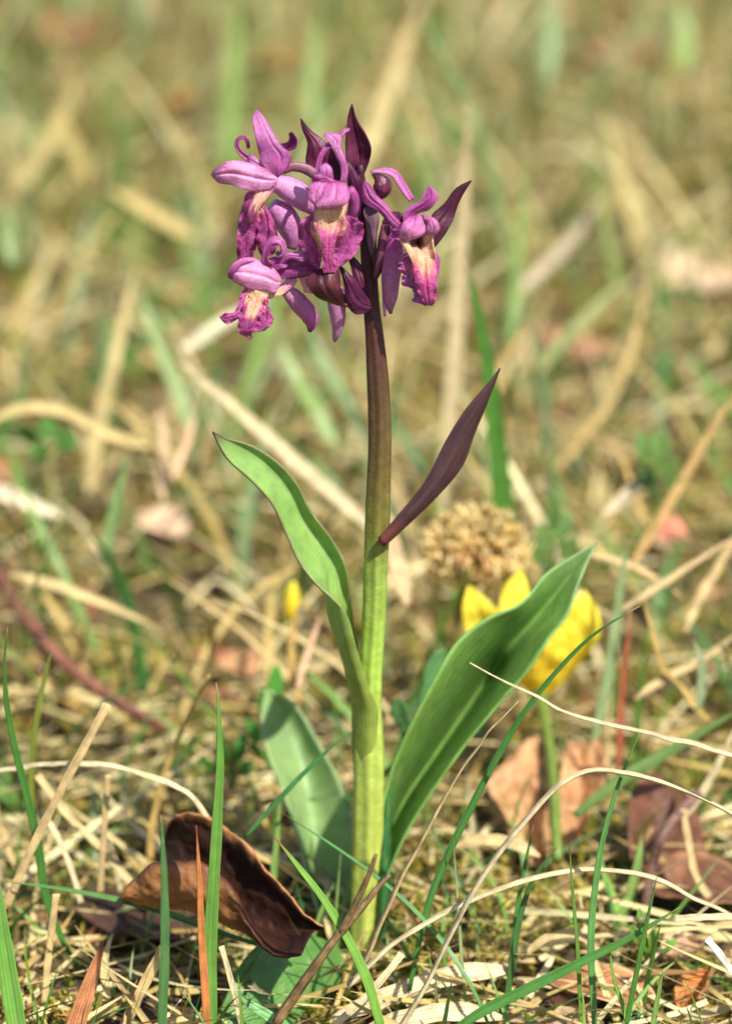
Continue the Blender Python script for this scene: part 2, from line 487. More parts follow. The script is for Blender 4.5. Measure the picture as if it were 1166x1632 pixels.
def strap(name, par, Z, pts, wid, y, col, roll=0, fold=.4, mat='petal', n=26, m=7, thick=.03, k=3.887):
    P = wp(Z, pts, y)
    w = np.array(interp(wid, 60))/k*cmpp(P[0])
    return grid_obj(name, ribbon_grid(P, w, roll, fold, n, m), col, mat, par, thick)
def spur(name, par, Z, pts, rad, y, col, mat='petal', k=3.887, n=22, sides=14, flat=None):
    P = wp(Z, pts, y)
    r = np.array(rad)/k*cmpp(P[0])
    return tube_obj(name, P, r, col, mat, par, n, sides, flat=flat)

# pigments
MAG = srgb(188, 82, 158); PINK = srgb(240, 164, 208); LILAC = srgb(210, 136, 194); DEEP = srgb(138, 32, 102)
PALE = srgb(226, 168, 212); CREAM = srgb(238, 194, 150); ROSE = srgb(222, 84, 144); MAROON = srgb(74, 24, 46); WINE = srgb(98, 38, 68)
def pcol(a, b, seed=0., margin=None, rev=False):
    def f(u, v):
        t = u if not rev else 1-u
        c = mix(a, b, t + .25*nz(u*4+seed, v*3))
        s = .5+.5*math.sin(v*40 + 3*nz(u*3, v*3, seed)); c = mix(c, DEEP, .22*s**6)
        c = mix(c, DEEP, .25*max(0, nz(u*2.5+seed*3, v*2.5, 5.)))
        c = mix(c, PALE, .4*max(0, nz(u*3+seed, v*3, 9.)))
        c = mix(c, DEEP, .45*sm(.8, 1., t))
        br = abs(math.sin(v*17+u*3)) ; c = mix(c, DEEP, .3*sm(.12, .02, br)*sm(.02, .2, v)*sm(.98, .8, v))
        if margin is not None: c = mix(c, margin, .6*abs(2*v-1)**6)
        return c
    return f
def bcol(a=MAROON, b=WINE, tip=srgb(46, 16, 26)):
    def f(u, v):
        c = mix(a, b, .5+.9*nz(u*5, v*4, 2.2))
        c = mix(c, srgb(150, 96, 118), .35*max(0, 1-abs(2*v-1)*9)*(1-u))
        return mix(c, tip, .7*sm(.7, 1, u) + .4*abs(2*v-1)**5)
    return f

# ---- stem (ribbed, yellow green below, wine brown above)
st = [(583, 1560), (583, 1480), (584, 1400), (586, 1300), (588, 1200), (588, 1130), (591, 1060), (597, 950), (600, 870), (603, 780), (605, 690), (602, 610), (597, 540), (592, 490), (588, 430), (582, 360), (577, 300), (573, 262)]
sr = [27, 26.5, 26, 25.8, 25.6, 25.0, 19.8, 18.5, 18.5, 19.5, 20, 19, 18, 17, 13, 12, 9, 5]
SC = [(0, srgb(190, 196, 104)), (.12, srgb(166, 176, 78)), (.3, srgb(158, 174, 78)), (.42, srgb(152, 180, 72)), (.52, srgb(132, 152, 66)), (.58, srgb(112, 108, 48)), (.66, srgb(94, 78, 40)), (.74, srgb(82, 58, 40)), (.82, srgb(74, 40, 38)), (1, srgb(60, 20, 38))]
def stemcol(u, v):
    u2 = u + .02*nz(v*6, u*9)
    for (a, ca), (b, cb) in zip(SC, SC[1:]):
        if u2 <= b: return mix(ca, cb, (u2-a)/(b-a))
    return SC[-1][1]
P = [W(a, b, 0) for a, b in st]
tube_obj('stem', P, np.interp(np.linspace(0, 1, 60), np.linspace(0, 1, len(sr)), sr)*cmpp(P[6]), stemcol, 'stem', orchid, 120, 40, ribs=6, ribd=.06)
def leafcol(base, edge, tip, tipat=.9, seed=0., back=None):
    def f(u, v):
        c = mix(base, base*np.array([.86, .92, .84]), .5+.8*nz(u*3+seed, v*2))
        mid = max(0, 1-abs(2*v-1)*14)
        c = mix(c, c*1.25, .5*mid)
        c = mix(c, edge, .8*sm(.93, 1, abs(2*v-1)))
        c = mix(c, c*np.array([1.08, 1.04, .92]), sm(.1, .5, nz(u*7+seed, v*6)))
        c = mix(c, srgb(168, 186, 112), .35*sm(.38, .55, nz(u*26+seed, v*12, 7.)))
        return mix(c, tip, sm(tipat, 1, u))
    return f
def leaf3(curves, col, thick=.05, nu=44, nv=23, wav=0.0, label=None):
    cs = [[W(*p) for p in c] for c in curves]
    g = loft(cs, nu, nv)
    if wav:
        for i in range(nu):
            for j in range(nv):
                v = 2*j/(nv-1)-1
                g[i, j] += np.array([.3, -1, .3])*wav*abs(v)**3*math.sin(i*.34 + (0 if v < 0 else 2.2))*math.sin(math.pi*i/(nu-1))
    o = grid_obj('leaf', g, col, 'leaf', orchid, thick)
    if label: o['label'] = label
    return o
G1, G2 = srgb(132, 178, 84), srgb(86, 142, 62)
PE = srgb(112, 78, 74)
# clasping left leaf: front rim, outer keel, inner face, back edge (base to tip)
leaf3([
    [(592, 1225, -.2), (599, 1165, -.27), (602, 1132, -.34), (587, 1096, -.52), (574, 1053, -.72), (563, 1015, -.85), (555, 985, -.85), (542, 965, -.8), (506, 934, -.6), (478, 898, -.4), (457, 853, -.25), (433, 802, -.12), (397, 763, -.05), (361, 730, 0), (350, 712, 0), (339, 688, .1)],
    [(582, 1235, -.27), (584, 1180, -.335), (584, 1138, -.365), (572, 1096, -.55), (559, 1053, -.7), (547, 1010, -.75), (537, 975, -.7), (527, 950, -.5), (511, 922, -.25), (488, 885, .0), (466, 842, .1), (441, 792, .15), (405, 753, .15), (366, 724, .1), (352, 708, .05), (339, 688, .1)],
    [(566, 1235, -.05), (563, 1180, -.07), (563, 1136, -.1), (558, 1096, -.2), (546, 1053, -.3), (533, 1010, -.3), (522, 975, -.2), (520, 945, .0), (522, 905, .25), (503, 868, .35), (476, 828, .35), (452, 780, .35), (414, 741, .3), (372, 717, .18), (354, 704, .08), (339, 688, .1)],
    [(570, 1235, .18), (566, 1180, .25), (566, 1134, .3), (562, 1085, .35), (556, 1040, .35), (550, 1000, .35), (546, 968, .3), (544, 938, .3), (536, 896, .35), (516, 858, .4), (486, 820, .4), (462, 772, .4), (428, 735, .35), (384, 710, .25), (356, 700, .12), (339, 688, .1)],
    [(587, 1235, .28), (586, 1180, .3), (585, 1130, .36), (576, 1075, .45), (570, 1030, .42), (564, 995, .38), (558, 962, .3), (555, 928, .12), (547, 893, .15), (526, 857, .2), (495, 815, .22), (470, 767, .24), (437, 733, .24), (395, 708, .2), (358, 697, .12), (339, 688, .1)],
], (lambda f: (lambda u, v: mix(srgb(158, 174, 78), f(u, v), sm(.2, .6, u))))(leafcol(srgb(146, 182, 98), srgb(128, 112, 84), srgb(84, 66, 56), .94)), label='clasping pale green left leaf with purplish rim', nv=31)
# small dark upper leaf on the right
leaf3([
    [(603, 858, -.42), (640, 815, -.35), (680, 764, -.2), (712, 700, 0), (742, 652, .1), (772, 616, .2), (796, 587, .3)],
    [(606, 866, -.5), (648, 824, -.46), (690, 775, -.32), (726, 716, -.12), (748, 672, .0), (774, 628, .15), (796, 587, .3)],
    [(611, 871, -.42), (655, 830, -.35), (702, 784, -.2), (738, 738, 0), (754, 694, .1), (776, 640, .2), (796, 587, .3)],
], lambda u, v: mix(mix(srgb(136, 74, 66), mix(srgb(88, 60, 58), srgb(70, 44, 46), .5+nz(u*6, v*9)), sm(0, .2, u)), srgb(126, 96, 96), .5*abs(2*v-1)**9), nu=36, nv=13, label='dark purple brown upper leaf')
# large right leaf
leaf3([
    [(600, 1400, -.1), (602, 1345, -.1), (612, 1270, .0), (645, 1175, .0), (690, 1085, .2), (728, 1025, .5), (778, 985, .9), (828, 962, 1.3), (872, 912, 1.9), (915, 885, 2.3), (949, 866, 2.7)],
    [(603, 1404, .2), (607, 1345, .5), (626, 1275, .8), (668, 1190, 1.1), (714, 1110, 1.3), (753, 1050, 1.45), (795, 1006, 1.65), (838, 975, 1.75), (879, 928, 2.1), (917, 893, 2.4), (949, 866, 2.7)],
    [(606, 1408, .6), (614, 1345, 1.5), (642, 1280, 2.2), (692, 1205, 2.8), (740, 1135, 3.1), (780, 1075, 3.0), (812, 1030, 2.4), (848, 990, 2.3), (886, 945, 2.4), (920, 902, 2.5), (949, 866, 2.7)],
    [(608, 1410, .1), (626, 1345, .5), (660, 1278, .8), (714, 1200, 1.1), (766, 1132, 1.3), (810, 1073, 1.4), (846, 1021, 1.6), (876, 986, 1.8), (904, 940, 2.1), (928, 899, 2.4), (949, 866, 2.7)],
    [(610, 1412, -.3), (640, 1345, -.2), (680, 1275, .0), (735, 1195, .2), (790, 1130, .3), (838, 1072, .5), (878, 1012, .9), (903, 982, 1.3), (920, 935, 1.8), (935, 897, 2.3), (949, 866, 2.7)],
], leafcol(srgb(132, 172, 86), srgb(130, 170, 88), srgb(150, 178, 118), .8, 3.), nu=52, wav=.05, label='large folded green right leaf')
# pale basal leaf behind the stem
leaf3([
    [(560, 1520, .2), (520, 1480, .6), (492, 1400, 1.5), (470, 1320, 2.4), (450, 1260, 3.2), (426, 1200, 3.9), (416, 1150, 4.4), (424, 1098, 4.9)],
    [(566, 1515, .6), (528, 1455, 1.4), (508, 1390, 2.4), (500, 1320, 3.3), (488, 1250, 4.2), (470, 1185, 4.7), (450, 1140, 4.9), (424, 1098, 4.9)],
    [(584, 1515, .4), (572, 1450, 1.0), (566, 1380, 1.9), (560, 1310, 2.8), (540, 1245, 3.6), (505, 1180, 4.3), (465, 1120, 4.8), (424, 1098, 4.9)],
], leafcol(srgb(150, 178, 116), srgb(156, 182, 120), srgb(140, 170, 106), .95, 6.), label='pale blue green basal leaf behind the stem')
# basal leaf lying towards the camera
leaf3([
    [(565, 1535, -.2), (520, 1500, -.6), (470, 1490, -1.2), (420, 1500, -1.9), (385, 1535, -2.6), (360, 1590, -3.2), (335, 1650, -3.8)],
    [(572, 1545, -.5), (525, 1530, -1.0), (480, 1540, -1.7), (440, 1560, -2.4), (410, 1590, -3.0), (380, 1630, -3.6), (350, 1680, -4.2)],
    [(580, 1552, -.7), (545, 1570, -1.3), (510, 1590, -2.0), (480, 1618, -2.7), (450, 1650, -3.3), (410, 1685, -3.9), (360, 1715, -4.5)],
], leafcol(srgb(100, 146, 72), srgb(120, 170, 90), srgb(100, 150, 70), .98, 8.), label='basal leaf lying flat in front of the stem')
# narrow young leaf hugging the right of the stem base
leaf3([
    [(600, 1500, -.3), (604, 1420, -.3), (606, 1350, -.1), (612, 1290, .1), (622, 1250, .2)],
    [(606, 1500, -.5), (612, 1420, -.4), (613, 1350, -.2), (617, 1290, .05), (622, 1250, .2)],
    [(614, 1500, -.2), (622, 1420, -.1), (622, 1350, 0), (622, 1290, .1), (622, 1250, .2)],
], leafcol(srgb(60, 116, 60), srgb(80, 130, 70), srgb(100, 140, 80), .95, 9.), nu=24, nv=9, label='narrow dark green leaf beside the stem base')

# ---- bracts
def bract(Z, L, Rr, y, bulge, label=None, col=None, nu=26):
    o = petal('bract', orchid, Z, L, Rr, y, bulge, col or bcol(), 'bract', nu, 13, .03)
    if label: o['label'] = label
bract(z1, [(980, 530), (912, 440), (893, 320), (905, 210), (915, 130), (935, 62)], [(990, 525), (1035, 440), (1054, 340), (1020, 250), (972, 170), (935, 62)], [.1, .0, .0, .1], [-.1, -.22, -.2, -.05], 'tall pointed maroon bract at the top')
bract(z1, [(760, 560), (670, 500), (650, 420), (660, 300), (628, 215), (618, 150)], [(860, 540), (868, 470), (850, 400), (760, 285), (690, 235), (618, 150)], [.5, .5, .6, .6], [-.1, .1, .15, 0], 'crumpled maroon bract behind the upper flower')
bract(z3, [(310, 930), (520, 790), (690, 640), (740, 520), (830, 440), (920, 320), (1032, 268)], [(330, 960), (560, 860), (745, 775), (880, 590), (935, 430), (1032, 268)], [.05, .3, .5, .6, .7], [.1, .14, .1, 0], 'dark bract pointing up to the right', bcol(srgb(64, 20, 42), srgb(80, 30, 54)))
bract(z2, [(985, 545), (900, 540), (800, 512), (700, 462), (655, 385), (700, 320), (770, 300)], [(960, 560), (890, 525), (878, 480), (862, 400), (850, 310), (820, 300), (790, 290)], [-.3, -.9, -1.1, -1.0, -.8], [.0, .2, .25, .1], 'broad dark bract under the middle flower', bcol(srgb(70, 26, 36), srgb(92, 44, 50)))
bract(z2, [(1060, 560), (960, 585), (900, 510), (890, 420), (870, 330), (840, 275)], [(1060, 520), (1000, 440), (960, 370), (910, 330), (880, 300), (840, 275)], [-.15, -.5, -.6, -.4], [.1, .25, .2, 0], 'looped dark purple bract beside the stem', bcol(srgb(72, 20, 52), srgb(96, 40, 78)))
bract(z3, [(310, 900), (270, 780), (245, 600), (230, 480), (260, 430)], [(330, 900), (320, 780), (335, 640), (345, 540), (260, 430)], [-.15, -.3, -.4, -.3], [.0, .08, .08, 0], 'greyish mauve bract right of the stem top', bcol(srgb(110, 74, 92), srgb(134, 100, 116)))
bract(z1, [(970, 760), (930, 640), (905, 520), (905, 430), (915, 400)], [(1010, 760), (1010, 650), (1000, 560), (960, 480), (915, 400)], [-.2, -.3, -.35, -.2], [.0, .12, .12, 0], 'dark bract between the upper flowers', bcol(srgb(64, 14, 44), srgb(90, 30, 66)))
bract(z3, [(215, 700), (190, 560), (160, 420), (150, 300), (200, 230)], [(270, 700), (260, 560), (240, 440), (225, 330), (200, 230)], [-.2, -.25, -.2, -.1], [.0, .1, .1, 0], None, bcol(srgb(60, 14, 38), srgb(84, 26, 56)))
bract(z2, [(1010, 500), (960, 400), (930, 300), (900, 200)], [(1050, 500), (1030, 400), (990, 280), (900, 200)], [-.1, -.1, 0, .1], [.0, .1, .1, 0])
# ---- unopened buds near the top
def bud(Z, pts, rad, y, k, label=None):
    P = wp(Z, pts, y)
    o = tube_obj('bud', P, np.array(rad)/k*cmpp(P[0]), lambda u, v: mix(srgb(70, 16, 44), srgb(104, 34, 66), .5+nz(u*5, v*6)), 'glossy', orchid, 18, 16)
    if label: o['label'] = label
bud(z3, [(320, 410), (345, 370), (368, 325), (352, 265), (310, 232), (290, 225)], [20, 56, 70, 66, 34, 6], -.55, 4.664, 'glossy maroon bud')
bud(z3, [(400, 660), (430, 600), (450, 540), (440, 500)], [24, 70, 66, 10], .1, 4.664)

def lipcol(cx=.5, creamlen=.45, creamw=.26, seed=0., edgec=None, centre=True, rosy=1.):
    edgec = DEEP if edgec is None else edgec
    def f(u, v):
        d = abs(v-cx) + .09*nz(u*5, v*5, seed)
        c = mix(mix(MAG, ROSE, .25), edgec, .4 + 1.0*nz(u*5+seed, v*5))
        uu = u + .16*nz(u*4+3, v*7, seed)
        w = creamw*(1.1-.5*min(1, u/creamlen))
        k = sm(w*1.6, w*.35, d)*sm(creamlen*1.45, creamlen*.45, uu)
        c = mix(c, mix(ROSE, CREAM, sm(.15, .75, k)), sm(0, .45, k))
        # rose lines and blotches over the pale centre
        bl = sm(.08, .34, nz(v*15 + .6*nz(u*4, 0, seed), u*3.2, seed+4) + .4*nz(v*22, u*11, seed+8))*sm(.0, .6, u/creamlen)
        c = mix(c, srgb(200, 66, 118), .62*bl*min(1, k*1.5))
        if centre: c = mix(c, ROSE, rosy*.75*sm(.2, .05, d)*sm(creamlen*.45, creamlen*1.1, uu))
        if nz(u*60, v*60, seed) > .42: c = mix(c, PALE, .5)
        return c
    return f

# ---------------- flower on the upper left
fa = empty('flower', W(430, 290, -.4), orchid); fa['label'] = 'upper left flower turned to the left'
petal('sepal', fa, z1, [(470, 520), (395, 460), (372, 400), (350, 320), (330, 220), (322, 140), (348, 98)], [(478, 516), (540, 450), (556, 372), (500, 320), (440, 225), (385, 135), (348, 98)], [-.55, -.6, -.6, -.45, -.3], [.05, .2, .24, .16, .02], pcol(MAG, LILAC, 1., DEEP), apex=.68)
strap('sepal', fa, z1, [(330, 430), (285, 395), (245, 362), (222, 315), (232, 278), (262, 265), (285, 282), (292, 308), (296, 336)], [46, 40, 30, 26, 24, 22, 18], [-.45, -.4, -.35], pcol(MAG, DEEP, 2.), 20, .6)
petal('sepal', fa, z1, [(490, 305), (530, 300), (548, 275), (548, 240), (565, 236)], [(500, 345), (545, 352), (580, 340), (598, 290), (565, 236)], [-.2, -.3, -.4, -.5], [.05, -.15, -.2, 0], pcol(MAG, DEEP, 3.))
petal('petal', fa, z1, [(400, 470), (350, 400), (310, 375), (288, 385)], [(400, 470), (360, 455), (310, 450), (288, 420)], [-.55, -.5, -.4], [.0, .1, .1, .02], pcol(MAG, LILAC, 4.), nu=14)
petal('petal', fa, z1, [(475, 520), (400, 465), (300, 425), (205, 412), (120, 440), (85, 468), (66, 500)], [(470, 545), (430, 585), (340, 606), (250, 585), (190, 560), (110, 545), (66, 500)], [-.6, -.65, -.7, -.65, -.5], [.1, .28, .3, .22, .02], pcol(PINK, PINK*.92, 5., MAG))
# throat running into the drooping lip
petal('throat', fa, z1, [(395, 530), (366, 566), (330, 630), (302, 690), (290, 740), (298, 800)], [(478, 525), (458, 585), (415, 640), (375, 690), (345, 745), (300, 805)], [-.5, -.55, -.64, -.7, -.68], [.12, .16, .16, .12, .05], lambda u, v: mix(mix(mix(PINK, CREAM, .85*sm(.1, .4, u)), MAG, .8*sm(.5, 1., abs(2*v-1)+.3*nz(u*4, v*5))), DEEP, .9*sm(.45, .8, u+.3*nz(u*5, v*7))), nu=20)
petal('lip', fa, z1, [(335, 600), (290, 610), (262, 680), (240, 760), (226, 860), (222, 960), (232, 1030)], [(372, 640), (378, 690), (372, 760), (362, 830), (345, 890), (345, 920), (320, 1010)], [-.5, -.5, -.45, -.45, -.4], [.1, .22, .2, .12, .05], lipcol(.75, .34, .4, 1., DEEP*.8, False), 'lip', 30, 17, ruffle=.08, seed=1.3)
petal('lip', fa, z1, [(372, 640), (372, 700), (368, 780), (356, 850), (345, 905), (355, 960), (378, 1000), (400, 1015)], [(380, 672), (420, 725), (455, 800), (475, 870), (478, 930), (460, 975), (432, 1000), (405, 1018)], [-.5, -.5, -.5, -.45, -.45], [.08, .2, .22, .12, .02], lipcol(.1, .3, .3, 2., DEEP, False), 'lip', 30, 17, ruffle=.08, seed=2.7)
spur('spur', fa, z1, [(450, 545), (520, 575), (600, 620), (680, 690), (720, 740)], [50, 72, 84, 70, 30], [.0, .15, .2, .2, .2], pcol(PALE, LILAC, 6.))
spur('spur', fa, z1, [(440, 690), (500, 740), (545, 810), (570, 890), (560, 960)], [50, 80, 82, 66, 30], [.25, .3, .3, .25], pcol(LILAC, LILAC*.9, 7.))
tube_obj('ovary', wp(z1, [(505, 480), (570, 450), (640, 460), (720, 510), (800, 590)], [.1, .2, .2, .1]), np.array([20, 32, 34, 30, 24])/3.887*cmpp(W(500, 270, 0)), lambda u, v: mix(srgb(96, 44, 66), srgb(146, 98, 112), .5+.5*math.sin(v*38)), 'bract', fa, 20, 24, ribs=6, ribd=.08)

# ---------------- flower in the middle, facing the camera
fb = empty('flower', W(525, 300, -1.2), orchid); fb['label'] = 'middle flower facing the viewer'
strap('sepal', fb, z1, [(745, 510), (725, 470), (730, 420), (752, 365), (785, 322), (820, 300)], [56, 36, 30, 30, 36, 40], [-1.0, -.9, -.8], pcol(MAG, MAG, 11.), 30, .5)
petal('sepal', fb, z1, [(860, 545), (872, 470), (840, 390), (800, 310), (762, 262), (770, 238)], [(900, 540), (910, 470), (890, 390), (865, 320), (872, 265), (790, 238)], [-1.0, -.95, -.85, -.8], [.05, .12, .14, .02], pcol(MAG, LILAC, 12., DEEP))
strap('sepal', fb, z1, [(835, 270), (862, 250), (885, 232), (905, 222), (920, 214)], [40, 34, 28, 22, 14], [-.75, -.7], pcol(MAG, LILAC, 13.), 20, .5, n=14)
petal('petal', fb, z1, [(700, 530), (730, 490), (745, 450), (770, 430)], [(820, 545), (818, 500), (808, 460), (780, 430)], [-1.05, -1.1, -1.0], [.05, .2, .15], pcol(MAG, LILAC, 14.), nu=14)
petal('sepal', fb, z1, [(690, 540), (700, 505), (740, 500), (800, 530)], [(720, 560), (780, 560), (830, 555), (870, 545)], [-1.1, -1.15, -1.1], [.1, .12, .08], pcol(DEEP, MAG, 15.), nu=12)
petal('petal', fb, z1, [(700, 545), (668, 590), (660, 640), (690, 675), (722, 700)], [(790, 548), (780, 580), (760, 620), (740, 660), (724, 700)], [-1.15, -1.3, -1.3, -1.2], [.1, .22, .22, .05], pcol(MAG, PINK, 16., DEEP), nu=18)
petal('petal', fb, z1, [(775, 550), (760, 590), (738, 640), (712, 690), (760, 706), (800, 708)], [(890, 550), (915, 590), (922, 640), (900, 680), (850, 700), (805, 708)], [-1.15, -1.38, -1.42, -1.3], [.1, .28, .28, .05], pcol(MAG, PINK, 17., DEEP), nu=18)
petal('throat', fb, z1, [(705, 690), (702, 730), (700, 780), (705, 850)], [(918, 600), (905, 690), (885, 740), (880, 830)], [-1.1, -1.1, -1.15, -1.2], [-.2, -.12, .0, .1], lambda u, v: mix(mix(CREAM, ROSE, .75*sm(.1, .35, nz(v*15, u*3, 3.))*sm(.2, .7, u)), MAG, .8*sm(.75, 1., abs(2*v-1)+.2*nz(u*5, v*5))), nu=16)
# lip: two broad side lobes and the narrow middle lobe
petal('lip', fb, z1, [(705, 735), (650, 762), (612, 800), (603, 860), (612, 930), (640, 985), (672, 1040), (712, 1078)], [(712, 760), (708, 800), (712, 860), (728, 910), (745, 960), (748, 1010), (745, 1050), (735, 1080)], [-1.1, -1.05, -.95, -.9, -.9], [.03, .16, .16, .1, .03], lipcol(1.0, .55, .32, 3., DEEP, False), 'lip', 34, 17, ruffle=.1, seed=4.1, edge=.03)
petal('lip', fb, z1, [(880, 745), (868, 800), (850, 860), (835, 920), (825, 985), (824, 1040), (830, 1065)], [(890, 742), (945, 770), (1000, 805), (1006, 860), (985, 925), (960, 985), (905, 1040), (845, 1075)], [-1.15, -1.1, -1.0, -.95, -1.0], [.03, .16, .18, .1, .03], lipcol(0., .5, .35, 4., MAG, False), 'lip', 34, 17, ruffle=.07, rfreq=12, seed=5.9, edge=.05)
petal('lip', fb, z1, [(704, 720), (702, 780), (720, 850), (742, 905), (752, 970), (756, 1040), (752, 1085), (765, 1108)], [(888, 715), (884, 780), (866, 850), (836, 905), (822, 970), (820, 1040), (842, 1080), (828, 1106)], [-1.18, -1.24, -1.26, -1.2, -1.15], [.1, .14, .14, .12, .08], lipcol(.5, .36, .55, 5., mix(ROSE, MAG, .5), True), 'lip', 36, 19, ruffle=.04, seed=7.1)
spur('spur', fb, z1, [(920, 590), (945, 640), (945, 700), (930, 760), (905, 800)], [30, 36, 36, 34, 26], [-.9, -.8, -.7, -.6], pcol(MAG, DEEP, 18.))
spur('spur', fb, z2, [(830, 420), (838, 520), (848, 600), (845, 680), (832, 735), (828, 752)], [46, 56, 54, 46, 30, 10], [-.3, -.2, -.1, 0], pcol(LILAC, PINK*.8, 19.))

# ---------------- flower on the lower left
fc = empty('flower', W(430, 450, -.7), orchid); fc['label'] = 'lower left flower with speckled yellowish lip'
petal('petal', fc, z2, [(500, 370), (460, 310), (400, 270), (330, 245), (260, 243), (200, 282), (170, 330)], [(492, 400), (455, 455), (400, 442), (300, 430), (225, 395), (182, 362), (170, 330)], [-.7, -.85, -.95, -.9, -.7], [.1, .3, .32, .24, .02], pcol(PINK, PINK*1.05, 21., MAG), nu=26, nv=13)
petal('petal', fc, z2, [(400, 275), (330, 240), (260, 240), (195, 280), (168, 335), (175, 362)], [(400, 300), (345, 275), (290, 262), (235, 290), (205, 330), (200, 365)], [-.75, -.95, -1.05, -1.05, -.9], [.02, .08, .1, .08, .02], pcol(LILAC, MAG, 22.), nu=22)
strap('sepal', fc, z2, [(430, 300), (400, 262), (398, 210), (415, 160), (450, 125), (490, 130), (512, 165), (508, 205), (485, 220), (468, 200)], [70, 46, 40, 44, 50, 50, 44, 34, 24], [-.9, -1.0, -1.05, -1.0, -.9], pcol(MAG, LILAC, 23., DEEP), 25, .5, n=34)
petal('sepal', fc, z2, [(470, 245), (540, 205), (600, 195), (618, 135), (640, 160)], [(490, 280), (560, 245), (640, 258), (672, 230), (645, 165)], [-.8, -.85, -.8, -.75], [.03, .12, .14, .03], pcol(MAG, LILAC, 24., DEEP))
petal('petal', fc, z2, [(430, 290), (480, 270), (540, 245), (620, 225), (700, 250), (724, 300)], [(500, 370), (550, 366), (600, 362), (650, 356), (700, 335), (724, 305)], [-.65, -.65, -.6, -.5], [.08, .2, .2, .05], pcol(MAG*.8, DEEP, 25.))
petal('petal', fc, z2, [(400, 270), (430, 240), (470, 230)], [(470, 310), (520, 300), (560, 270)], [-.8, -.8, -.7], [.05, .12, .05], pcol(MAG, DEEP, 26.), nu=12)
petal('throat', fc, z2, [(560, 330), (500, 400), (450, 445), (400, 470), (370, 500)], [(600, 380), (540, 440), (490, 470), (440, 485), (412, 520)], [-.5, -.55, -.65, -.75], [.1, .14, .12, .08], lambda u, v: mix(PINK, CREAM, sm(.2, .6, u)), nu=16)
petal('lip', fc, z2, [(285, 415), (255, 450), (235, 500), (222, 552), (205, 575), (150, 580), (116, 603)], [(340, 420), (315, 470), (300, 520), (285, 570), (262, 600), (210, 625), (165, 648), (120, 606)], [-.9, -.95, -1.0, -.95], [.05, .14, .16, .05], lipcol(.85, .5, .42, 6., MAG*.9, False), 'lip', 30, 15, ruffle=.1, seed=8.3)
petal('lip', fc, z2, [(310, 425), (290, 480), (265, 540), (240, 600), (232, 650), (238, 700), (262, 715), (300, 740)], [(420, 470), (400, 510), (385, 560), (370, 610), (360, 650), (345, 695), (330, 692), (312, 738)], [-.95, -1.0, -1.05, -1.0, -.95], [.06, .14, .16, .1, .05], lipcol(.5, .5, .42, 7., MAG, False), 'lip', 34, 17, ruffle=.12, seed=9.7, edge=.04)
petal('lip', fc, z2, [(370, 465), (375, 520), (372, 570), (365, 620), (352, 660), (345, 692)], [(420, 490), (418, 540), (438, 580), (448, 630), (425, 665), (370, 695)], [-.85, -.88, -.88, -.9], [.05, .12, .12, .04], lipcol(.2, .45, .35, 8., MAG*.8, False), 'lip', 28, 13, ruffle=.1, seed=10.9, edge=.03)
spur('spur', fc, z2, [(500, 420), (560, 465), (620, 530), (670, 590), (684, 640), (672, 695)], [24, 50, 62, 60, 52, 12], [-.4, -.3, -.3, -.35], pcol(PINK*.75, MAG, 27.))
petal('spur', fc, z2, [(600, 340), (625, 400), (640, 450)], [(690, 380), (690, 420), (690, 460)], [-.45, -.45], [.1, .12, .1], lambda u, v: mix(CREAM, PINK, .6), nu=10)
tube_obj('ovary', wp(z2, [(640, 390), (740, 420), (860, 460), (980, 520), (1050, 530)], [-.2, -.2, -.15, 0]), np.array([34, 40, 40, 34, 26])/3.887*cmpp(W(500, 450, 0)), bcol(), 'bract', fc, 18, 16, ribs=6, ribd=.06)

# ---------------- flower on the right
fd = empty('flower', W(665, 350, -.8), orchid); fd['label'] = 'right flower with long drooping lip'
k3 = 4.664
strap('sepal', fd, z3, [(282, 203), (340, 196), (410, 198), (465, 225), (505, 285), (545, 350), (590, 415)], [14, 36, 54, 60, 60, 56, 44], [-.6, -.6, -.65, -.75], pcol(LILAC, MAG, 31., MAG), 15, .3, k=k3)
petal('sepal', fd, z3, [(510, 585), (450, 520), (390, 440), (330, 380), (270, 290), (232, 275)], [(480, 635), (430, 600), (350, 510), (290, 470), (235, 440), (218, 300)], [-.85, -.8, -.7, -.6], [.06, .18, .2, .05], pcol(MAG, MAG*.8, 32., DEEP))
petal('sepal', fd, z3, [(520, 575), (530, 510), (580, 455), (650, 420), (690, 340), (712, 312)], [(600, 560), (640, 505), (710, 485), (770, 430), (785, 390), (725, 315)], [-.85, -.9, -.95, -.95], [.06, .2, .22, .04], pcol(MAG, MAG, 33., LILAC))
petal('petal', fd, z3, [(560, 545), (510, 600), (486, 650), (505, 705), (560, 738)], [(655, 525), (690, 570), (698, 630), (660, 682), (578, 700)], [-.95, -1.1, -1.1, -1.0], [.1, .26, .26, .06], pcol(MAG, PINK, 34., DEEP), nu=20)
petal('petal', fd, z3, [(660, 525), (694, 560), (698, 620), (702, 668)], [(700, 530), (775, 570), (797, 620), (770, 668)], [-1.0, -1.12, -1.12, -1.05], [.06, .18, .18, .05], pcol(MAG, PINK, 35., DEEP), nu=18)
petal('throat', fd, z3, [(482, 650), (502, 720), (540, 780), (575, 840), (600, 900)], [(580, 690), (572, 740), (590, 785), (620, 840), (602, 905)], [-.98, -1.04, -1.1, -1.13, -1.12], [.05, .08, .06, .0], lambda u, v: mix(mix(PINK, CREAM, sm(0, .3, u)), ROSE, .5*sm(.6, 1, u)), nu=18)
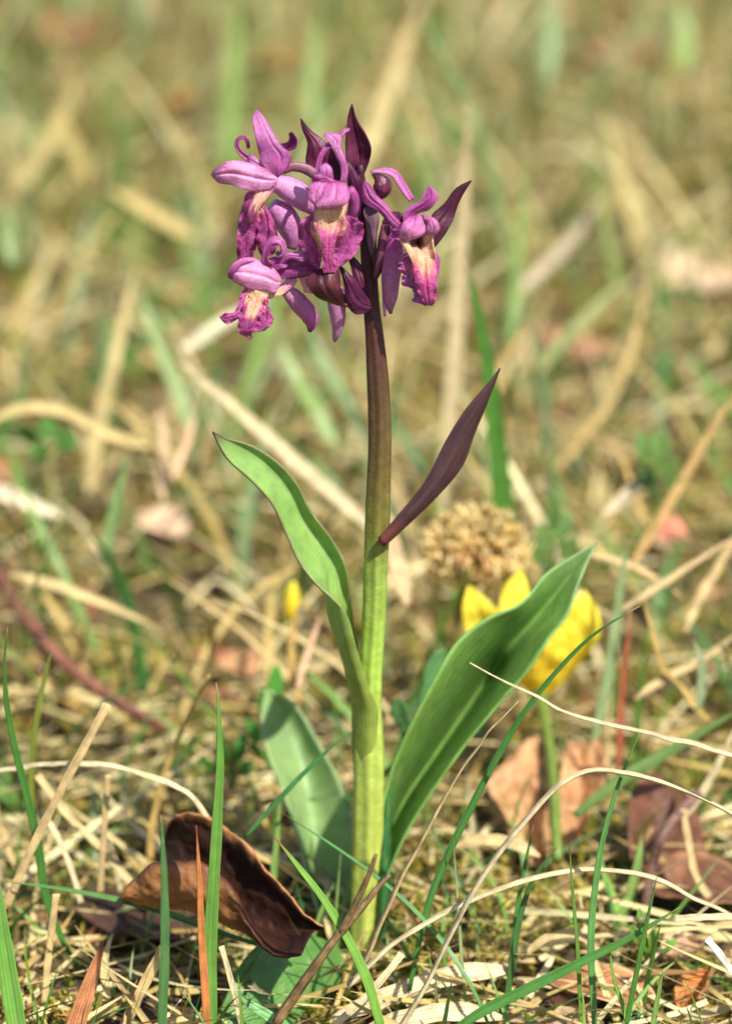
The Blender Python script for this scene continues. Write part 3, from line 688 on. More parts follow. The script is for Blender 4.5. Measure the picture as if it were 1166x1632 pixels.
petal('lip', fd, z3, [(500, 680), (535, 755), (572, 810), (592, 870), (602, 940), (608, 1010), (628, 1085), (655, 1145), (690, 1190)], [(742, 662), (746, 730), (756, 800), (768, 860), (775, 930), (775, 1000), (772, 1080), (765, 1150), (738, 1200)], [-1.0, -1.02, -1.06, -1.1, -1.12, -1.1, -1.0], [-.9, -.75, -.1, .16, .24, .24, .2, .14, .05], (lambda f: (lambda u, v: mix(f(u, v), srgb(96, 52, 60), .9*sm(.22, .1, u)*sm(.34, .2, abs(v-.45)))))(lipcol(.55, .54, .55, 9., mix(ROSE, MAG, .4), False)), 'lip', 44, 21, ruffle=.05, seed=12.1)  # mauve throat mouth at the top centre, mostly its shadow painted into the colour
petal('lip', fd, z3, [(575, 810), (530, 860), (475, 912), (520, 960), (512, 1040), (580, 1065), (608, 1115), (584, 1168)], [(600, 800), (610, 870), (612, 930), (618, 1000), (635, 1070), (660, 1120), (690, 1170), (700, 1200)], [-1.0, -.95, -.9, -.9, -.95], [.04, .14, .16, .1, .04], lipcol(1., .5, .3, 10., LILAC*.7, False), 'lip', 40, 17, ruffle=.13, rfreq=14, seed=13.9, edge=.05)
petal('lip', fd, z3, [(752, 800), (762, 860), (768, 930), (768, 990)], [(772, 805), (793, 850), (790, 930), (775, 995)], [-1.0, -1.0, -1.0], [.03, .05, .03], lipcol(0., .4, .4, 11., MAG, False), 'lip', 20, 7, ruffle=.05, seed=15.)
spur('spur', fd, z3, [(465, 640), (455, 760), (445, 880), (430, 1000), (428, 1100), (425, 1200), (432, 1258)], [40, 66, 78, 76, 68, 54, 12], [-.5, -.45, -.4, -.35, -.35], pcol(MAG*1.05, PINK*.7, 36.), k=k3, n=26)
petal('spur', fd, z3, [(360, 1010), (368, 1100), (372, 1200), (380, 1280)], [(400, 1010), (400, 1100), (398, 1200), (392, 1280)], [0, 0, 0], [.05, .06, .05], PINK, nu=10, nv=7)
tube_obj('ovary', wp(z3, [(400, 600), (390, 700), (365, 830), (330, 950), (318, 985)], [-.35, -.4, -.35, -.25]), np.array([40, 52, 50, 36, 24])/k3*cmpp(W(600, 400, 0)), lambda u, v: mix(srgb(80, 26, 46), srgb(140, 80, 98), .5+.5*math.sin(v*26)), 'bract', fd, 20, 20, ribs=6, ribd=.05)
petal('petal', fd, z3, [(440, 510), (480, 500), (520, 520)], [(440, 600), (480, 620), (520, 600)], [-.6, -.7], [.1, .1], bcol(), 'bract', 10, 7)
# ================================================================ SINGLE GRASS BLADES AND STEMS
GREEN, DARKG, TEAL, LIGHTG, OLIVE = srgb(112, 160, 70), srgb(62, 118, 50), srgb(96, 150, 110), srgb(150, 186, 100), srgb(138, 146, 62)
TAN, CREAMS, GOLD, ORANGE, REDB, GREYT = srgb(208, 180, 126), srgb(224, 204, 158), srgb(200, 166, 98), srgb(204, 130, 72), srgb(150, 78, 58), srgb(176, 158, 128)
def blade(name, label, cat, pts, w, y, col, prof='blade', roll=25, fold=.35, tipcol=None, mat='grass', group=None, ground=False, h=0., spots=0.0, n=34):
    """a single blade or stem; pts in picture pixels from base to tip, y the distance behind the orchid (cm)"""
    if ground: P = [G(a, b, hh) for (a, b), hh in zip(pts, interp(h, len(pts)))]
    else: P = [W(a, b, yy) for (a, b), yy in zip(pts, interp(y, len(pts)))]
    base = P[0].copy()
    P = [np.asarray(p) for p in P]
    if group == BG_G: col, w = mix(col, srgb(138, 148, 84), .45), w*.74
    if group == BG_S: w, prof = w*.78, ('long' if prof == 'straw' else prof)
    wc = w*cmpp(P[len(P)//2])
    t = np.linspace(0, 1, 40)
    pr = {'blade': np.minimum(1, .55 + t*1.6)*np.clip(1-t**3.2, .03, 1)**.9,
          'straw': .92 + .08*np.sin(t*20), 'taper': 1 - .78*t**1.5, 'long': np.clip(np.minimum(.35 + t*4, 1)*(1-.92*t**4), .06, 1), 'flat': np.clip(np.sin(np.pi*(t*.9+.05))*1.6, .1, 1)}[prof]
    sd = random.random()*50
    def cf(u, v):
        c = mix(col, col*.8, .5 + nz(u*6+sd, v*2))
        c = mix(c, col*1.18, .5*max(0, 1-abs(2*v-1)*3))
        if spots: c = mix(c, srgb(104, 80, 56), spots*sm(.2, .5, nz(u*30+sd, v*4)))
        if mat == 'grass' and tipcol is None: c = mix(c, srgb(176, 142, 84), .8*sm(.955, .99, u))
        if tipcol is not None: c = mix(c, tipcol, sm(.86, 1, u))
        return c
    if mat == 'stalk':
        r = wc*.6*pr
        P = list(resample(P, 16)); rs = np.random.RandomState(int(abs(pts[0][0]*7+pts[0][1])))
        P = [p + rs.normal(0, .009, 3)*(0 < i_ < 15) for i_, p in enumerate(P)]
        for i_ in rs.choice(np.arange(2, 14), 2, False): P[i_] = P[i_] + rs.normal(0, .05, 3)
        spots = spots or .45; r = r*(1 + .12*np.sin(np.linspace(0, 23, len(r)) + pts[0][0]))
        nodes = [random.uniform(.2, .8)]
        tt = np.linspace(0, 1, len(r))
        for q in nodes: r = r*(1 + .35*np.exp(-((tt-q)/.012)**2))
        o = tube_obj(name, P, r, cf, 'straw', None, 60, 9, origin=base, ribs=3, ribd=.16, flat=.5)
    else:
        sgn = []
        for q in (1, -1):
            T = P[-1]-P[0]; T /= np.linalg.norm(T); sv = np.cross(T, VIEW); sv /= np.linalg.norm(sv); nn = np.cross(sv, T)
            n2 = nn*math.cos(R(roll*q)) - sv*math.sin(R(roll*q)); n2 = n2 if n2 @ VIEW < 0 else -n2
            sgn.append(float(n2 @ np.array(sdir)))
        if sgn[1] > sgn[0]: roll = -roll
        o = grid_obj(name, ribbon_grid(P, wc*pr, roll, fold, n, 7, .05), cf, mat, None, .018, origin=base)
    return tag(o, label, cat, group)

FG = 'green grass blades in the foreground'; FS = 'dry stems in the foreground'
BG_G = 'green grass blades behind the orchid'; BG_S = 'dry grass blades behind the orchid'
# -- foreground, left
blade('grass_blade', 'tall upright green blade in front of the curled brown leaf', 'grass blade', [(340, 1690), (338, 1610), (336, 1500), (341, 1400), (347, 1300), (351, 1200), (345, 1088)], 23, [-4.4, -4.1], GREEN, roll=-28, group=FG)
blade('grass_blade', 'thin orange withered blade in front of the curled brown leaf', 'grass blade', [(332, 1690), (328, 1590), (322, 1500), (318, 1400), (313, 1315)], 14, [-4.8, -4.4], srgb(196, 124, 70), mat='straw', tipcol=srgb(150, 70, 40))
blade('grass_blade', 'blurred blue green blade left of the tall upright blade', 'grass blade', [(258, 1700), (260, 1600), (263, 1500), (262, 1400), (257, 1300)], 20, [-7, -6.6], srgb(88, 130, 72), roll=40, group=FG)
blade('grass_blade', 'wide bright green blade cut off by the lower left edge', 'grass blade', [(45, 1720), (28, 1640), (15, 1560), (2, 1470), (-8, 1370)], 34, [-5, -4.6], GREEN*1.1, group=FG)
blade('grass_blade', 'tall thin dark green blade near the left edge', 'grass blade', [(122, 1540), (92, 1480), (72, 1420), (62, 1350), (44, 1270), (24, 1190), (10, 1110), (8, 1050), (13, 1000)], 15, [-.8, -1.2], srgb(78, 130, 56), group=FG)
blade('grass_blade', 'thin olive blade beside the tall dark left blade', 'grass blade', [(55, 1300), (50, 1240), (62, 1130), (84, 1030)], 12, [1.5, 1.5], OLIVE, group=FG)
blade('grass_blade', 'broad orange withered blade tip at the bottom left', 'grass blade', [(95, 1720), (120, 1640), (142, 1570), (166, 1500)], 34, [-5, -4.8], srgb(210, 142, 96), mat='straw', tipcol=srgb(120, 60, 40))
blade('grass_blade', 'green blade lying from the left edge towards the brown leaf', 'grass blade', [(410, 1505), (340, 1482), (240, 1447), (130, 1422), (10, 1405)], 11, [-2.8, -1.6], srgb(98, 146, 74), group=FG)
blade('grass_blade', 'hairy green blade with red tip crossing below the stem', 'grass blade', [(622, 1700), (604, 1625), (578, 1545), (548, 1485), (515, 1432), (478, 1384), (433, 1329)], 19, [-5.4, -4.6], srgb(120, 166, 64), roll=35, tipcol=srgb(150, 50, 40), group=FG)
blade('grass_blade', 'thin green blade slanting up over the pale basal leaf', 'grass blade', [(390, 1335), (430, 1290), (478, 1238), (520, 1198), (562, 1163)], 9, [-.8, -.8], srgb(84, 140, 72), group=FG)
blade('grass_blade', 'long thread thin green blade crossing the stem base', 'grass blade', [(785, 1650), (746, 1563), (705, 1501), (660, 1450), (600, 1397), (530, 1347), (450, 1296)], 7.5, [-4.4, -1.6], srgb(92, 148, 74), group=FG)
blade('grass_blade', 'short green blade left of the hairy blade behind brown leaf', 'grass blade', [(435, 1440), (437, 1380), (442, 1330), (446, 1270)], 12, [.8, .8], LIGHTG, group=FG)
blade('grass_blade', 'green blade lying over the flat basal leaf', 'grass blade', [(480, 1672), (445, 1630), (410, 1608), (368, 1575)], 20, [-4.3, -3.9], srgb(110, 166, 90), group=FG)
blade('dry_straw', 'pale arched dry stem across the left foreground', 'dry grass', [(-15, 1232), (45, 1222), (100, 1217), (150, 1217), (205, 1226), (262, 1246), (308, 1272), (332, 1308)], 11, [.4, -.4], CREAMS, 'straw', mat='stalk', group=FS)
blade('dry_straw', 'straight cream straw leaning right at the left foreground', 'dry grass', [(8, 1450), (55, 1345), (100, 1255), (138, 1185), (172, 1122)], 15, [-1.5, -1.0], TAN*1.05, 'straw', mat='straw', group=FS)
blade('dry_straw', 'tan dry blade leaning behind the tall upright green blade', 'dry grass', [(238, 1390), (246, 1300), (262, 1235), (296, 1150), (334, 1075)], 13, [3.2, 3.5], GOLD, 'taper', mat='straw', group=FS)
blade('dry_straw', 'short upright tan straw above the brown leaf left end', 'dry grass', [(160, 1425), (164, 1360), (168, 1300), (173, 1235)], 11, [.6, .6], TAN, 'straw', mat='straw', group=FS)
blade('dry_straw', 'flat tan straw lying under the cream straw', 'dry grass', [(215, 1415), (160, 1350), (110, 1300), (60, 1235)], 13, [1.2, 2.2], TAN, 'straw', mat='straw', group=FS)
blade('dry_straw', 'white straw running down between crossed stems at left', 'dry grass', [(130, 1440), (112, 1380), (90, 1330), (66, 1290)], 10, [.4, 1.], CREAMS, 'straw', mat='straw', group=FS)
blade('dry_straw', 'short tan straw below the dark dead leaf', 'dry grass', [(72, 1600), (76, 1540), (82, 1490), (90, 1425)], 12, [-2.4, -2.2], TAN*1.1, 'straw', mat='straw', group=FS)
blade('dry_straw', 'speckled pale dry stem right of the tall upright blade', 'dry grass', [(394, 1680), (384, 1630), (370, 1570), (353, 1508)], 10, [-4.4, -4.0], CREAMS*.95, 'straw', mat='straw', spots=.7, group=FS)
blade('dry_straw', 'broad tan dry blade slanting beside the blurred blue green blade', 'dry grass', [(185, 1670), (210, 1610), (235, 1560), (262, 1510)], 20, [-3.6, -3.2], TAN, 'straw', mat='straw', group=FS)
# forked dry stalk in front of the stem
fk = empty('dry_stalk', W(440, 1630, -5.2)); tag(fk, 'brown forked dry stalk standing before the orchid stem base', 'dry stalk', FS)
def sp_col(u, v): return mix(srgb(170, 138, 92), srgb(96, 74, 50), .5+.9*nz(u*14, v*5))
tube_obj('stem', [W(440, 1632, -5.2), W(480, 1572, -5.2), W(520, 1516, -5.3), W(545, 1482, -5.3)], np.array([8, 8, 7, 6])*.0132, sp_col, 'straw', fk, 24, 9, ribs=3, ribd=.15)
tube_obj('fork', [W(542, 1487, -5.3), W(566, 1440, -5.4), W(585, 1400, -5.5), W(599, 1362, -5.6)], np.array([6, 5, 4.5, 3])*.0132, sp_col, 'straw', fk, 20, 8, ribs=3, ribd=.15)
tube_obj('fork', [W(540, 1489, -5.25), W(572, 1452, -5.1), W(596, 1422, -5.0), W(621, 1394, -4.9)], np.array([6, 5.5, 5, 3.5])*.0132, sp_col, 'straw', fk, 20, 8, ribs=3, ribd=.15)
# -- foreground, right
blade('grass_blade', 'long dark green blade arching up right below the yellow flower', 'grass blade', [(652, 1580), (668, 1500), (686, 1430), (712, 1365), (748, 1292), (790, 1210), (840, 1128), (890, 1066), (945, 1012), (1019, 966)], 15, [-3.2, -2.6, -2.2], srgb(80, 132, 62), roll=35, group=FG)
blade('grass_blade', 'upright green blade crossing the pale arched stem at right', 'grass blade', [(950, 1690), (945, 1590), (941, 1510), (946, 1430), (960, 1340), (985, 1250), (1022, 1160)], 13, [-4.0, -3.6], srgb(104, 156, 84), group=FG)
blade('grass_blade', 'needle thin upright green blade right of the dead leaves', 'grass blade', [(928, 1680), (924, 1590), (919, 1500), (912, 1420), (906, 1338)], 7.5, [-4.2, -4.2], srgb(110, 150, 66), tipcol=srgb(130, 90, 50), group=FG)
blade('grass_blade', 'thick green blade lying diagonally at the lower right', 'grass blade', [(690, 1672), (752, 1622), (840, 1576), (920, 1536), (1000, 1496), (1082, 1446)], 18, [-4.6, -4.9], srgb(92, 148, 66), roll=15, group=FG)
blade('grass_blade', 'leaning green blade crossing the diagonal lower right blade', 'grass blade', [(990, 1680), (1004, 1600), (1018, 1530), (1032, 1460), (1046, 1397)], 10, [-4.9, -5.1], srgb(88, 140, 60), group=FG)
blade('grass_blade', 'short green blade below the diagonal blade at right', 'grass blade', [(1006, 1680), (994, 1610), (978, 1560), (970, 1505)], 8, [-4.7, -4.7], srgb(130, 176, 76), group=FG)
blade('grass_blade', 'stubby green blade at the bottom right corner', 'grass blade', [(1034, 1680), (1044, 1610), (1056, 1546)], 11, [-4.8, -4.8], LIGHTG*.8, group=FG)
blade('grass_blade', 'green blade in front of the pale pink dead leaf', 'grass blade', [(806, 1600), (816, 1520), (824, 1450), (836, 1380), (850, 1315)], 10, [-2.2, -2.0], srgb(86, 142, 66), group=FG)
blade('grass_blade', 'bent blue green blade below the pale pink dead leaf', 'grass blade', [(800, 1640), (815, 1545), (830, 1455), (850, 1400), (892, 1346)], 13, [-2.8, -2.6], srgb(82, 126, 66), group=FG)
blade('grass_blade', 'hair thin pale green blade below the large right leaf', 'grass blade', [(748, 1650), (738, 1560), (730, 1450), (722, 1340)], 6, [-3.0, -3.0], srgb(160, 176, 120), group=FG)
blade('grass_blade', 'dark pointed blade tip at the bottom centre', 'grass blade', [(700, 1680), (708, 1630), (720, 1562)], 8, [-4.8, -4.8], srgb(70, 96, 50), group=FG)
blade('grass_blade', 'broad blurred olive blade slanting up to the right edge', 'grass blade', [(915, 1300), (985, 1245), (1060, 1200), (1180, 1130)], 22, [3.2, 4.0], srgb(112, 140, 70), group=FG)
blade('grass_blade', 'wide light green blade behind the needle thin blade', 'grass blade', [(985, 1490), (1000, 1440), (1015, 1380), (1022, 1330)], 22, [1.6, 1.8], LIGHTG, group=FG)
blade('grass_blade', 'light green blade leaning left behind the upright right blade', 'grass blade', [(1000, 1500), (985, 1450), (968, 1410), (950, 1350)], 16, [1.2, 1.8], srgb(140, 176, 80), group=FG)
blade('dry_straw', 'tan dry stem rising before the large right leaf', 'dry grass', [(580, 1535), (612, 1462), (650, 1380), (692, 1302), (735, 1226), (780, 1166), (826, 1117)], 13, [-4.6, -4.0], TAN, 'taper', mat='stalk', group=FS)
blade('dry_straw', 'long cream stem arching over to the right edge', 'dry grass', [(630, 1650), (672, 1580), (730, 1466), (782, 1378), (838, 1308), (884, 1258), (914, 1238), (950, 1228), (1010, 1235), (1085, 1258), (1180, 1305)], 14, [-5.2, -4.2, -3.6], CREAMS, 'straw', mat='stalk', group=FS)
blade('dry_straw', 'jointed dry stem reaching in over the large right leaf', 'dry grass', [(1190, 1210), (1085, 1182), (985, 1158), (905, 1136), (855, 1112), (805, 1087), (748, 1056)], 12, [-4.4, -3.8], srgb(216, 194, 150), 'taper', mat='stalk', group=FS)
blade('dry_straw', 'low arched cream stem crossing the lower right', 'dry grass', [(555, 1572), (620, 1512), (700, 1460), (780, 1422), (860, 1398), (940, 1387), (1010, 1392), (1080, 1416), (1180, 1470)], 13, [-4.2, -3.2, -2.6], CREAMS, 'straw', mat='stalk', group=FS)
blade('dry_straw', 'short cut pale straw lying at the right edge', 'dry grass', [(1190, 1460), (1150, 1461), (1110, 1462), (1074, 1464)], 12, [-3.4, -3.2], CREAMS*1.05, 'straw', mat='straw', group=FS)
blade('dry_straw', 'frayed whitish straw stub in the lower right corner', 'dry grass', [(1190, 1575), (1160, 1540), (1142, 1515), (1126, 1496)], 13, [-4.8, -4.6], srgb(214, 206, 190), 'straw', mat='straw', group=FS)
blade('dry_straw', 'tan straw leaning in front of the dark right dead leaf', 'dry grass', [(1130, 1430), (1110, 1400), (1098, 1350), (1088, 1290)], 13, [1.5, 2.2], TAN*.95, 'straw', mat='straw', group=FS)
blade('dry_straw', 'broad flat ribbed straw lying at the bottom centre', 'dry grass', [(530, 1622), (610, 1592), (690, 1562), (760, 1548), (815, 1546)], 36, [-3.4, -2.6], CREAMS, 'flat', roll=-40, mat='straw', group=FS)
blade('dry_straw', 'wide cream straw along the bottom edge', 'dry grass', [(560, 1660), (640, 1625), (720, 1612), (800, 1622)], 34, [-4.2, -3.6], CREAMS*.95, 'flat', roll=-40, mat='straw', group=FS)
blade('dry_straw', 'pale straw slanting across the stem foot', 'dry grass', [(500, 1660), (560, 1610), (600, 1570), (640, 1520)], 13, [-4.6, -4.0], CREAMS, 'straw', mat='straw', group=FS)
blade('dry_straw', 'curled tan straw lying before the pale pink dead leaf', 'dry grass', [(720, 1350), (770, 1338), (820, 1345), (860, 1365)], 20, [1.4, 1.0], TAN, 'flat', roll=-30, mat='straw', group=FS)
blade('dry_straw', 'curved tan straw below the pale pink dead leaf', 'dry grass', [(830, 1530), (870, 1495), (910, 1488), (960, 1520)], 14, [-2., -1.6], TAN*.9, 'flat', roll=-30, mat='straw', group=FS)

# -- behind the orchid: right half
blade('dry_straw', 'tall pale vertical straw right of the flowers', 'dry grass', [(700, 850), (708, 770), (722, 600), (732, 430), (740, 300), (747, 165)], 34, [23, 23], srgb(214, 194, 148), 'straw', mat='straw', roll=15, group=BG_S)
gb = blade('grass_blade', 'upright dark green blade beside the tall pale straw', 'grass blade', [(822, 1040), (816, 950), (808, 860), (800, 780), (790, 690), (778, 590), (762, 500), (742, 410)], 38, [12.4, 12.4], srgb(80, 128, 46), roll=30)
gb['group'] = BG_G
blade('dry_straw', 'pale broad straw slanting down to the stem from the left', 'dry grass', [(600, 850), (540, 795), (470, 735), (380, 655), (285, 575)], 30, [13, 18], srgb(216, 196, 150), 'straw', mat='straw', group=BG_S)
blade('dry_straw', 'pinkish flat straw just right of the stem middle', 'dry grass', [(650, 965), (636, 910), (622, 860), (606, 800)], 38, [9, 10], srgb(206, 176, 130), 'flat', mat='straw', group=BG_S)
blade('dry_straw', 'blurred pale straw leaning up behind the flower tops', 'dry grass', [(575, 270), (600, 200), (632, 110), (672, 0)], 42, [46, 48], srgb(204, 184, 128), 'straw', mat='straw', group=BG_S)
blade('dry_straw', 'grey tan straw slanting right of the right flower', 'dry grass', [(820, 470), (868, 425), (915, 375), (965, 305)], 28, [36, 40], GREYT*1.15, 'straw', mat='straw', group=BG_S)
blade('dry_straw', 'blurred yellow straw leaning left at the upper right', 'dry grass', [(1030, 420), (1008, 340), (985, 260), (960, 170)], 30, [46, 48], srgb(184, 166, 104), 'straw', mat='straw', group=BG_S)
blade('dry_straw', 'curved golden stem bending down right of the dark leaf', 'dry grass', [(880, 755), (925, 700), (970, 640), (1000, 575), (1018, 510), (1032, 430)], 22, [24, 26], srgb(200, 174, 112), 'straw', mat='straw', group=BG_S)
blade('dry_straw', 'straight orange tan stem slanting in from the right edge', 'dry grass', [(998, 915), (1040, 845), (1085, 770), (1130, 690), (1185, 610)], 22, [12, 13], srgb(212, 174, 112), 'straw', mat='straw', group=BG_S)
blade('dry_straw', 'tan blade leaning left above the big leaf tip', 'dry grass', [(1030, 840), (1012, 790), (995, 740), (972, 695)], 16, [16, 17], GOLD, 'taper', mat='straw', group=BG_S)
blade('dry_straw', 'white scrap of straw among the small green leaves at right', 'dry grass', [(960, 820), (990, 795), (1012, 772), (1040, 745)], 24, [15, 16], srgb(206, 188, 150), 'flat', mat='straw', group=BG_S)
blade('dry_straw', 'tan straw running right from the big leaf tip', 'dry grass', [(940, 885), (1000, 898), (1050, 925), (1090, 955)], 14, [8.5, 9], TAN, 'straw', mat='straw', group=BG_S)
blade('dry_straw', 'tan straw rising to the right edge below the orange stem', 'dry grass', [(985, 975), (1040, 940), (1100, 900), (1180, 850)], 14, [7.5, 9], TAN*.9, 'straw', mat='straw', group=BG_S)
blade('dry_straw', 'broad tan blade leaning beside the right edge middle', 'dry grass', [(1090, 1010), (1110, 960), (1140, 910), (1180, 840)], 22, [9, 10], TAN*1.05, 'straw', mat='straw', group=BG_S)
blade('dry_straw', 'olive tan stem curving down left of the right edge', 'dry grass', [(1130, 1150), (1090, 1105), (1060, 1070), (1040, 1010), (1025, 960)], 16, [6, 6.5], srgb(190, 160, 90), 'straw', mat='straw', group=BG_S)
blade('dry_straw', 'tan straw slanting down from the right edge above the cream arch', 'dry grass', [(1010, 1115), (1060, 1080), (1110, 1055), (1185, 1000)], 18, [6, 7], TAN*.95, 'straw', mat='straw', group=BG_S)
blade('dry_straw', 'pale straw leaning at the right edge over the purple twig', 'dry grass', [(1085, 1310), (1120, 1260), (1145, 1215), (1175, 1150)], 18, [3, 3.5], CREAMS*.9, 'straw', mat='straw', group=BG_S)
blade('dry_straw', 'short orange pink stem with a red base right of the yellow flower', 'dry grass', [(985, 1235), (988, 1160), (992, 1090), (1000, 1020), (1004, 970)], 14, [5.4, 5.6], srgb(176, 96, 66), 'straw', mat='straw', tipcol=srgb(220, 180, 140), group=BG_S)
blade('grass_blade', 'pale blue green blade behind the red based stem', 'grass blade', [(945, 1190), (962, 1110), (975, 1040), (985, 960), (1000, 860)], 30, [7, 7.5], srgb(164, 190, 140), group=BG_G)
blade('grass_blade', 'pale blue green drooping blade near the right edge', 'grass blade', [(1112, 1130), (1118, 1090), (1116, 1050), (1104, 1020)], 26, [5.5, 5.5], srgb(178, 194, 156), group=BG_G)
blade('grass_blade', 'long dark teal blade arching down from the top centre', 'grass blade', [(812, 440), (800, 350), (775, 240), (740, 150), (690, 60), (672, 20)], 24, [34, 36], srgb(110, 144, 82), group=BG_G)
blade('grass_blade', 'light green vertical blade right of the right flower', 'grass blade', [(812, 550), (820, 480), (828, 380), (838, 250)], 26, [30, 32], srgb(136, 174, 84), group=BG_G)
blade('grass_blade', 'blurred teal blade hanging from the top edge right of centre', 'grass blade', [(872, 130), (876, 60), (880, -20)], 40, [56, 58], srgb(104, 148, 86), group=BG_G)
blade('grass_blade', 'blurred bright green blade at the top right edge of frame', 'grass blade', [(1085, 110), (1090, 60), (1078, 0)], 46, [60, 62], srgb(130, 170, 60), group=BG_G)
blade('grass_blade', 'green blurred blade between tan stems at the right', 'grass blade', [(985, 470), (972, 400), (960, 340), (948, 260)], 22, [38, 39], srgb(132, 160, 74), group=BG_G)
blade('grass_blade', 'broad grey green blade slanting above the curved golden stem', 'grass blade', [(860, 590), (900, 540), (950, 490), (1000, 440)], 34, [28, 32], srgb(168, 168, 112), group=BG_G)
# -- behind the orchid: left half
blade('dry_straw', 'upright tan straw at the left below the flowers', 'dry grass', [(140, 790), (155, 690), (180, 580), (200, 500), (218, 425)], 30, [26, 28], srgb(208, 188, 130), 'straw', mat='straw', group=BG_S)
blade('grass_blade', 'pale blue green blade right of the upright tan straw', 'grass blade', [(300, 680), (275, 600), (250, 540), (222, 460)], 36, [24, 28], srgb(170, 192, 132), group=BG_G)
blade('dry_straw', 'short yellow straw lying left of the flowers', 'dry grass', [(310, 378), (270, 355), (225, 328), (172, 300)], 32, [40, 42], srgb(206, 182, 116), 'straw', mat='straw', group=BG_S)
blade('dry_straw', 'greyish pale straw left of the lower left flower', 'dry grass', [(290, 560), (330, 530), (370, 505), (430, 475)], 30, [26, 28], srgb(206, 196, 160), 'straw', mat='straw', group=BG_S)
blade('dry_straw', 'long low tan arch near the left edge middle', 'dry grass', [(-20, 675), (40, 650), (100, 655), (170, 690), (240, 712), (310, 725)], 24, [19, 20], srgb(206, 182, 120), 'straw', mat='straw', group=BG_S)
blade('dry_straw', 'pale straw stub cut by the left edge', 'dry grass', [(-20, 778), (20, 790), (60, 808), (105, 826)], 34, [18, 18], srgb(226, 206, 172), 'straw', mat='straw', group=BG_S)
blade('dry_straw', 'tan straw lying above the reddish twig', 'dry grass', [(15, 915), (80, 930), (150, 955), (250, 1000)], 20, [13, 12], srgb(216, 190, 132), 'straw', mat='straw', group=BG_S)
blade('dry_straw', 'blurred tan straw leaning at the upper left', 'dry grass', [(20, 310), (60, 250), (95, 190), (130, 110)], 38, [50, 52], srgb(184, 166, 106), 'straw', mat='straw', group=BG_S)
blade('dry_straw', 'golden straw hanging down below the upper left haze', 'dry grass', [(140, 290), (125, 250), (110, 215), (95, 180)], 30, [52, 54], srgb(168, 150, 84), 'straw', mat='straw', group=BG_S)
blade('grass_blade', 'green blade standing left of the pale left leaf', 'grass blade', [(168, 900), (176, 840), (190, 780), (205, 720)], 26, [15, 16], srgb(112, 158, 96), group=BG_G)
blade('grass_blade', 'thin dark stem leaning over the tan straw at left', 'grass blade', [(38, 975), (58, 925), (76, 870), (92, 815)], 9, [9, 9.5], srgb(96, 100, 56), group=BG_G)
blade('grass_blade', 'broad light green blade below the lower left flower', 'grass blade', [(535, 720), (505, 655), (475, 605), (445, 540)], 36, [24, 26], srgb(140, 178, 84), group=BG_G)
blade('grass_blade', 'dark green blade just left of the dark stem', 'grass blade', [(585, 700), (555, 640), (520, 580), (490, 510)], 30, [26, 28], srgb(96, 146, 66), group=BG_G)
blade('grass_blade', 'blurred green vertical blade above the upper left flower', 'grass blade', [(362, 270), (368, 180), (372, 90), (376, -20)], 44, [56, 58], srgb(138, 172, 78), group=BG_G)
blade('grass_blade', 'blurred green blade above the maroon bracts', 'grass blade', [(500, 210), (494, 140), (500, 80), (506, 20)], 36, [56, 58], srgb(136, 166, 76), group=BG_G)
blade('grass_blade', 'blurred dark green tuft blade at the left edge', 'grass blade', [(20, 420), (12, 370), (18, 320)], 40, [34, 35], srgb(106, 142, 54), group=BG_G)
blade('dry_straw', 'tan dry blade standing left of the stem foot', 'dry grass', [(478, 1120), (466, 1070), (466, 1010), (478, 960)], 18, [7.5, 8], GOLD, 'straw', mat='straw', group=BG_S)
blade('dry_straw', 'leaning pink tan straw beside the standing blade near the stem', 'dry grass', [(474, 1095), (484, 1060), (496, 1025), (510, 985)], 16, [7, 8], srgb(216, 176, 136), 'straw', mat='straw', group=BG_S)
blade('dry_straw', 'pale pinkish straw standing in the left middle distance', 'dry grass', [(262, 800), (258, 750), (262, 700), (250, 650)], 22, [19, 19.5], srgb(224, 194, 156), 'straw', mat='straw', group=BG_S)
blade('dry_straw', 'slanting pink straw leaning beside the standing pinkish straw', 'dry grass', [(270, 770), (285, 735), (300, 700), (312, 655)], 18, [19, 20], srgb(226, 188, 150), 'straw', mat='straw', group=BG_S)

# ================================================================ FALLEN LEAVES
c6 = lambda x, y: (x/1.943, 980 + y/1.943)
def dead(curves, label, col, ground=None, nu=34, nv=15, wav=.05, thick=.025, group='dead leaves on the ground', name='dead_leaf'):
    cs = [[W(*p) for p in c] for c in curves]
    g = loft(cs, nu, nv)
    sd = random.random()*40
    for i in range(nu):
        for j in range(nv):
            q = g[i, j]*5.5; g[i, j, 1] -= wav*.9*nz(q[0]+sd, q[2]); g[i, j, 2] += wav*.7*nz(q[0], q[2]+sd, 4.)
            vv = 2*j/(nv-1)-1; g[i, j, 1] -= .018*max(0, 1-abs(((abs(vv)*.6+i/nu)*8) % 1-.5)*5)
            if j in (0, nv-1): g[i, j, 2] += .05*nz(i*.7, sd, j)
            q = g[i, j]*1.7; g[i, j, 1] -= wav*3*nz(q[0]+sd, q[2]); g[i, j, 2] += wav*2*nz(q[0], q[2]+sd)
    o = grid_obj(name, g, col, 'deadleaf', None, thick, origin=g[0, nv//2])
    return tag(o, label, 'dead leaf', group)
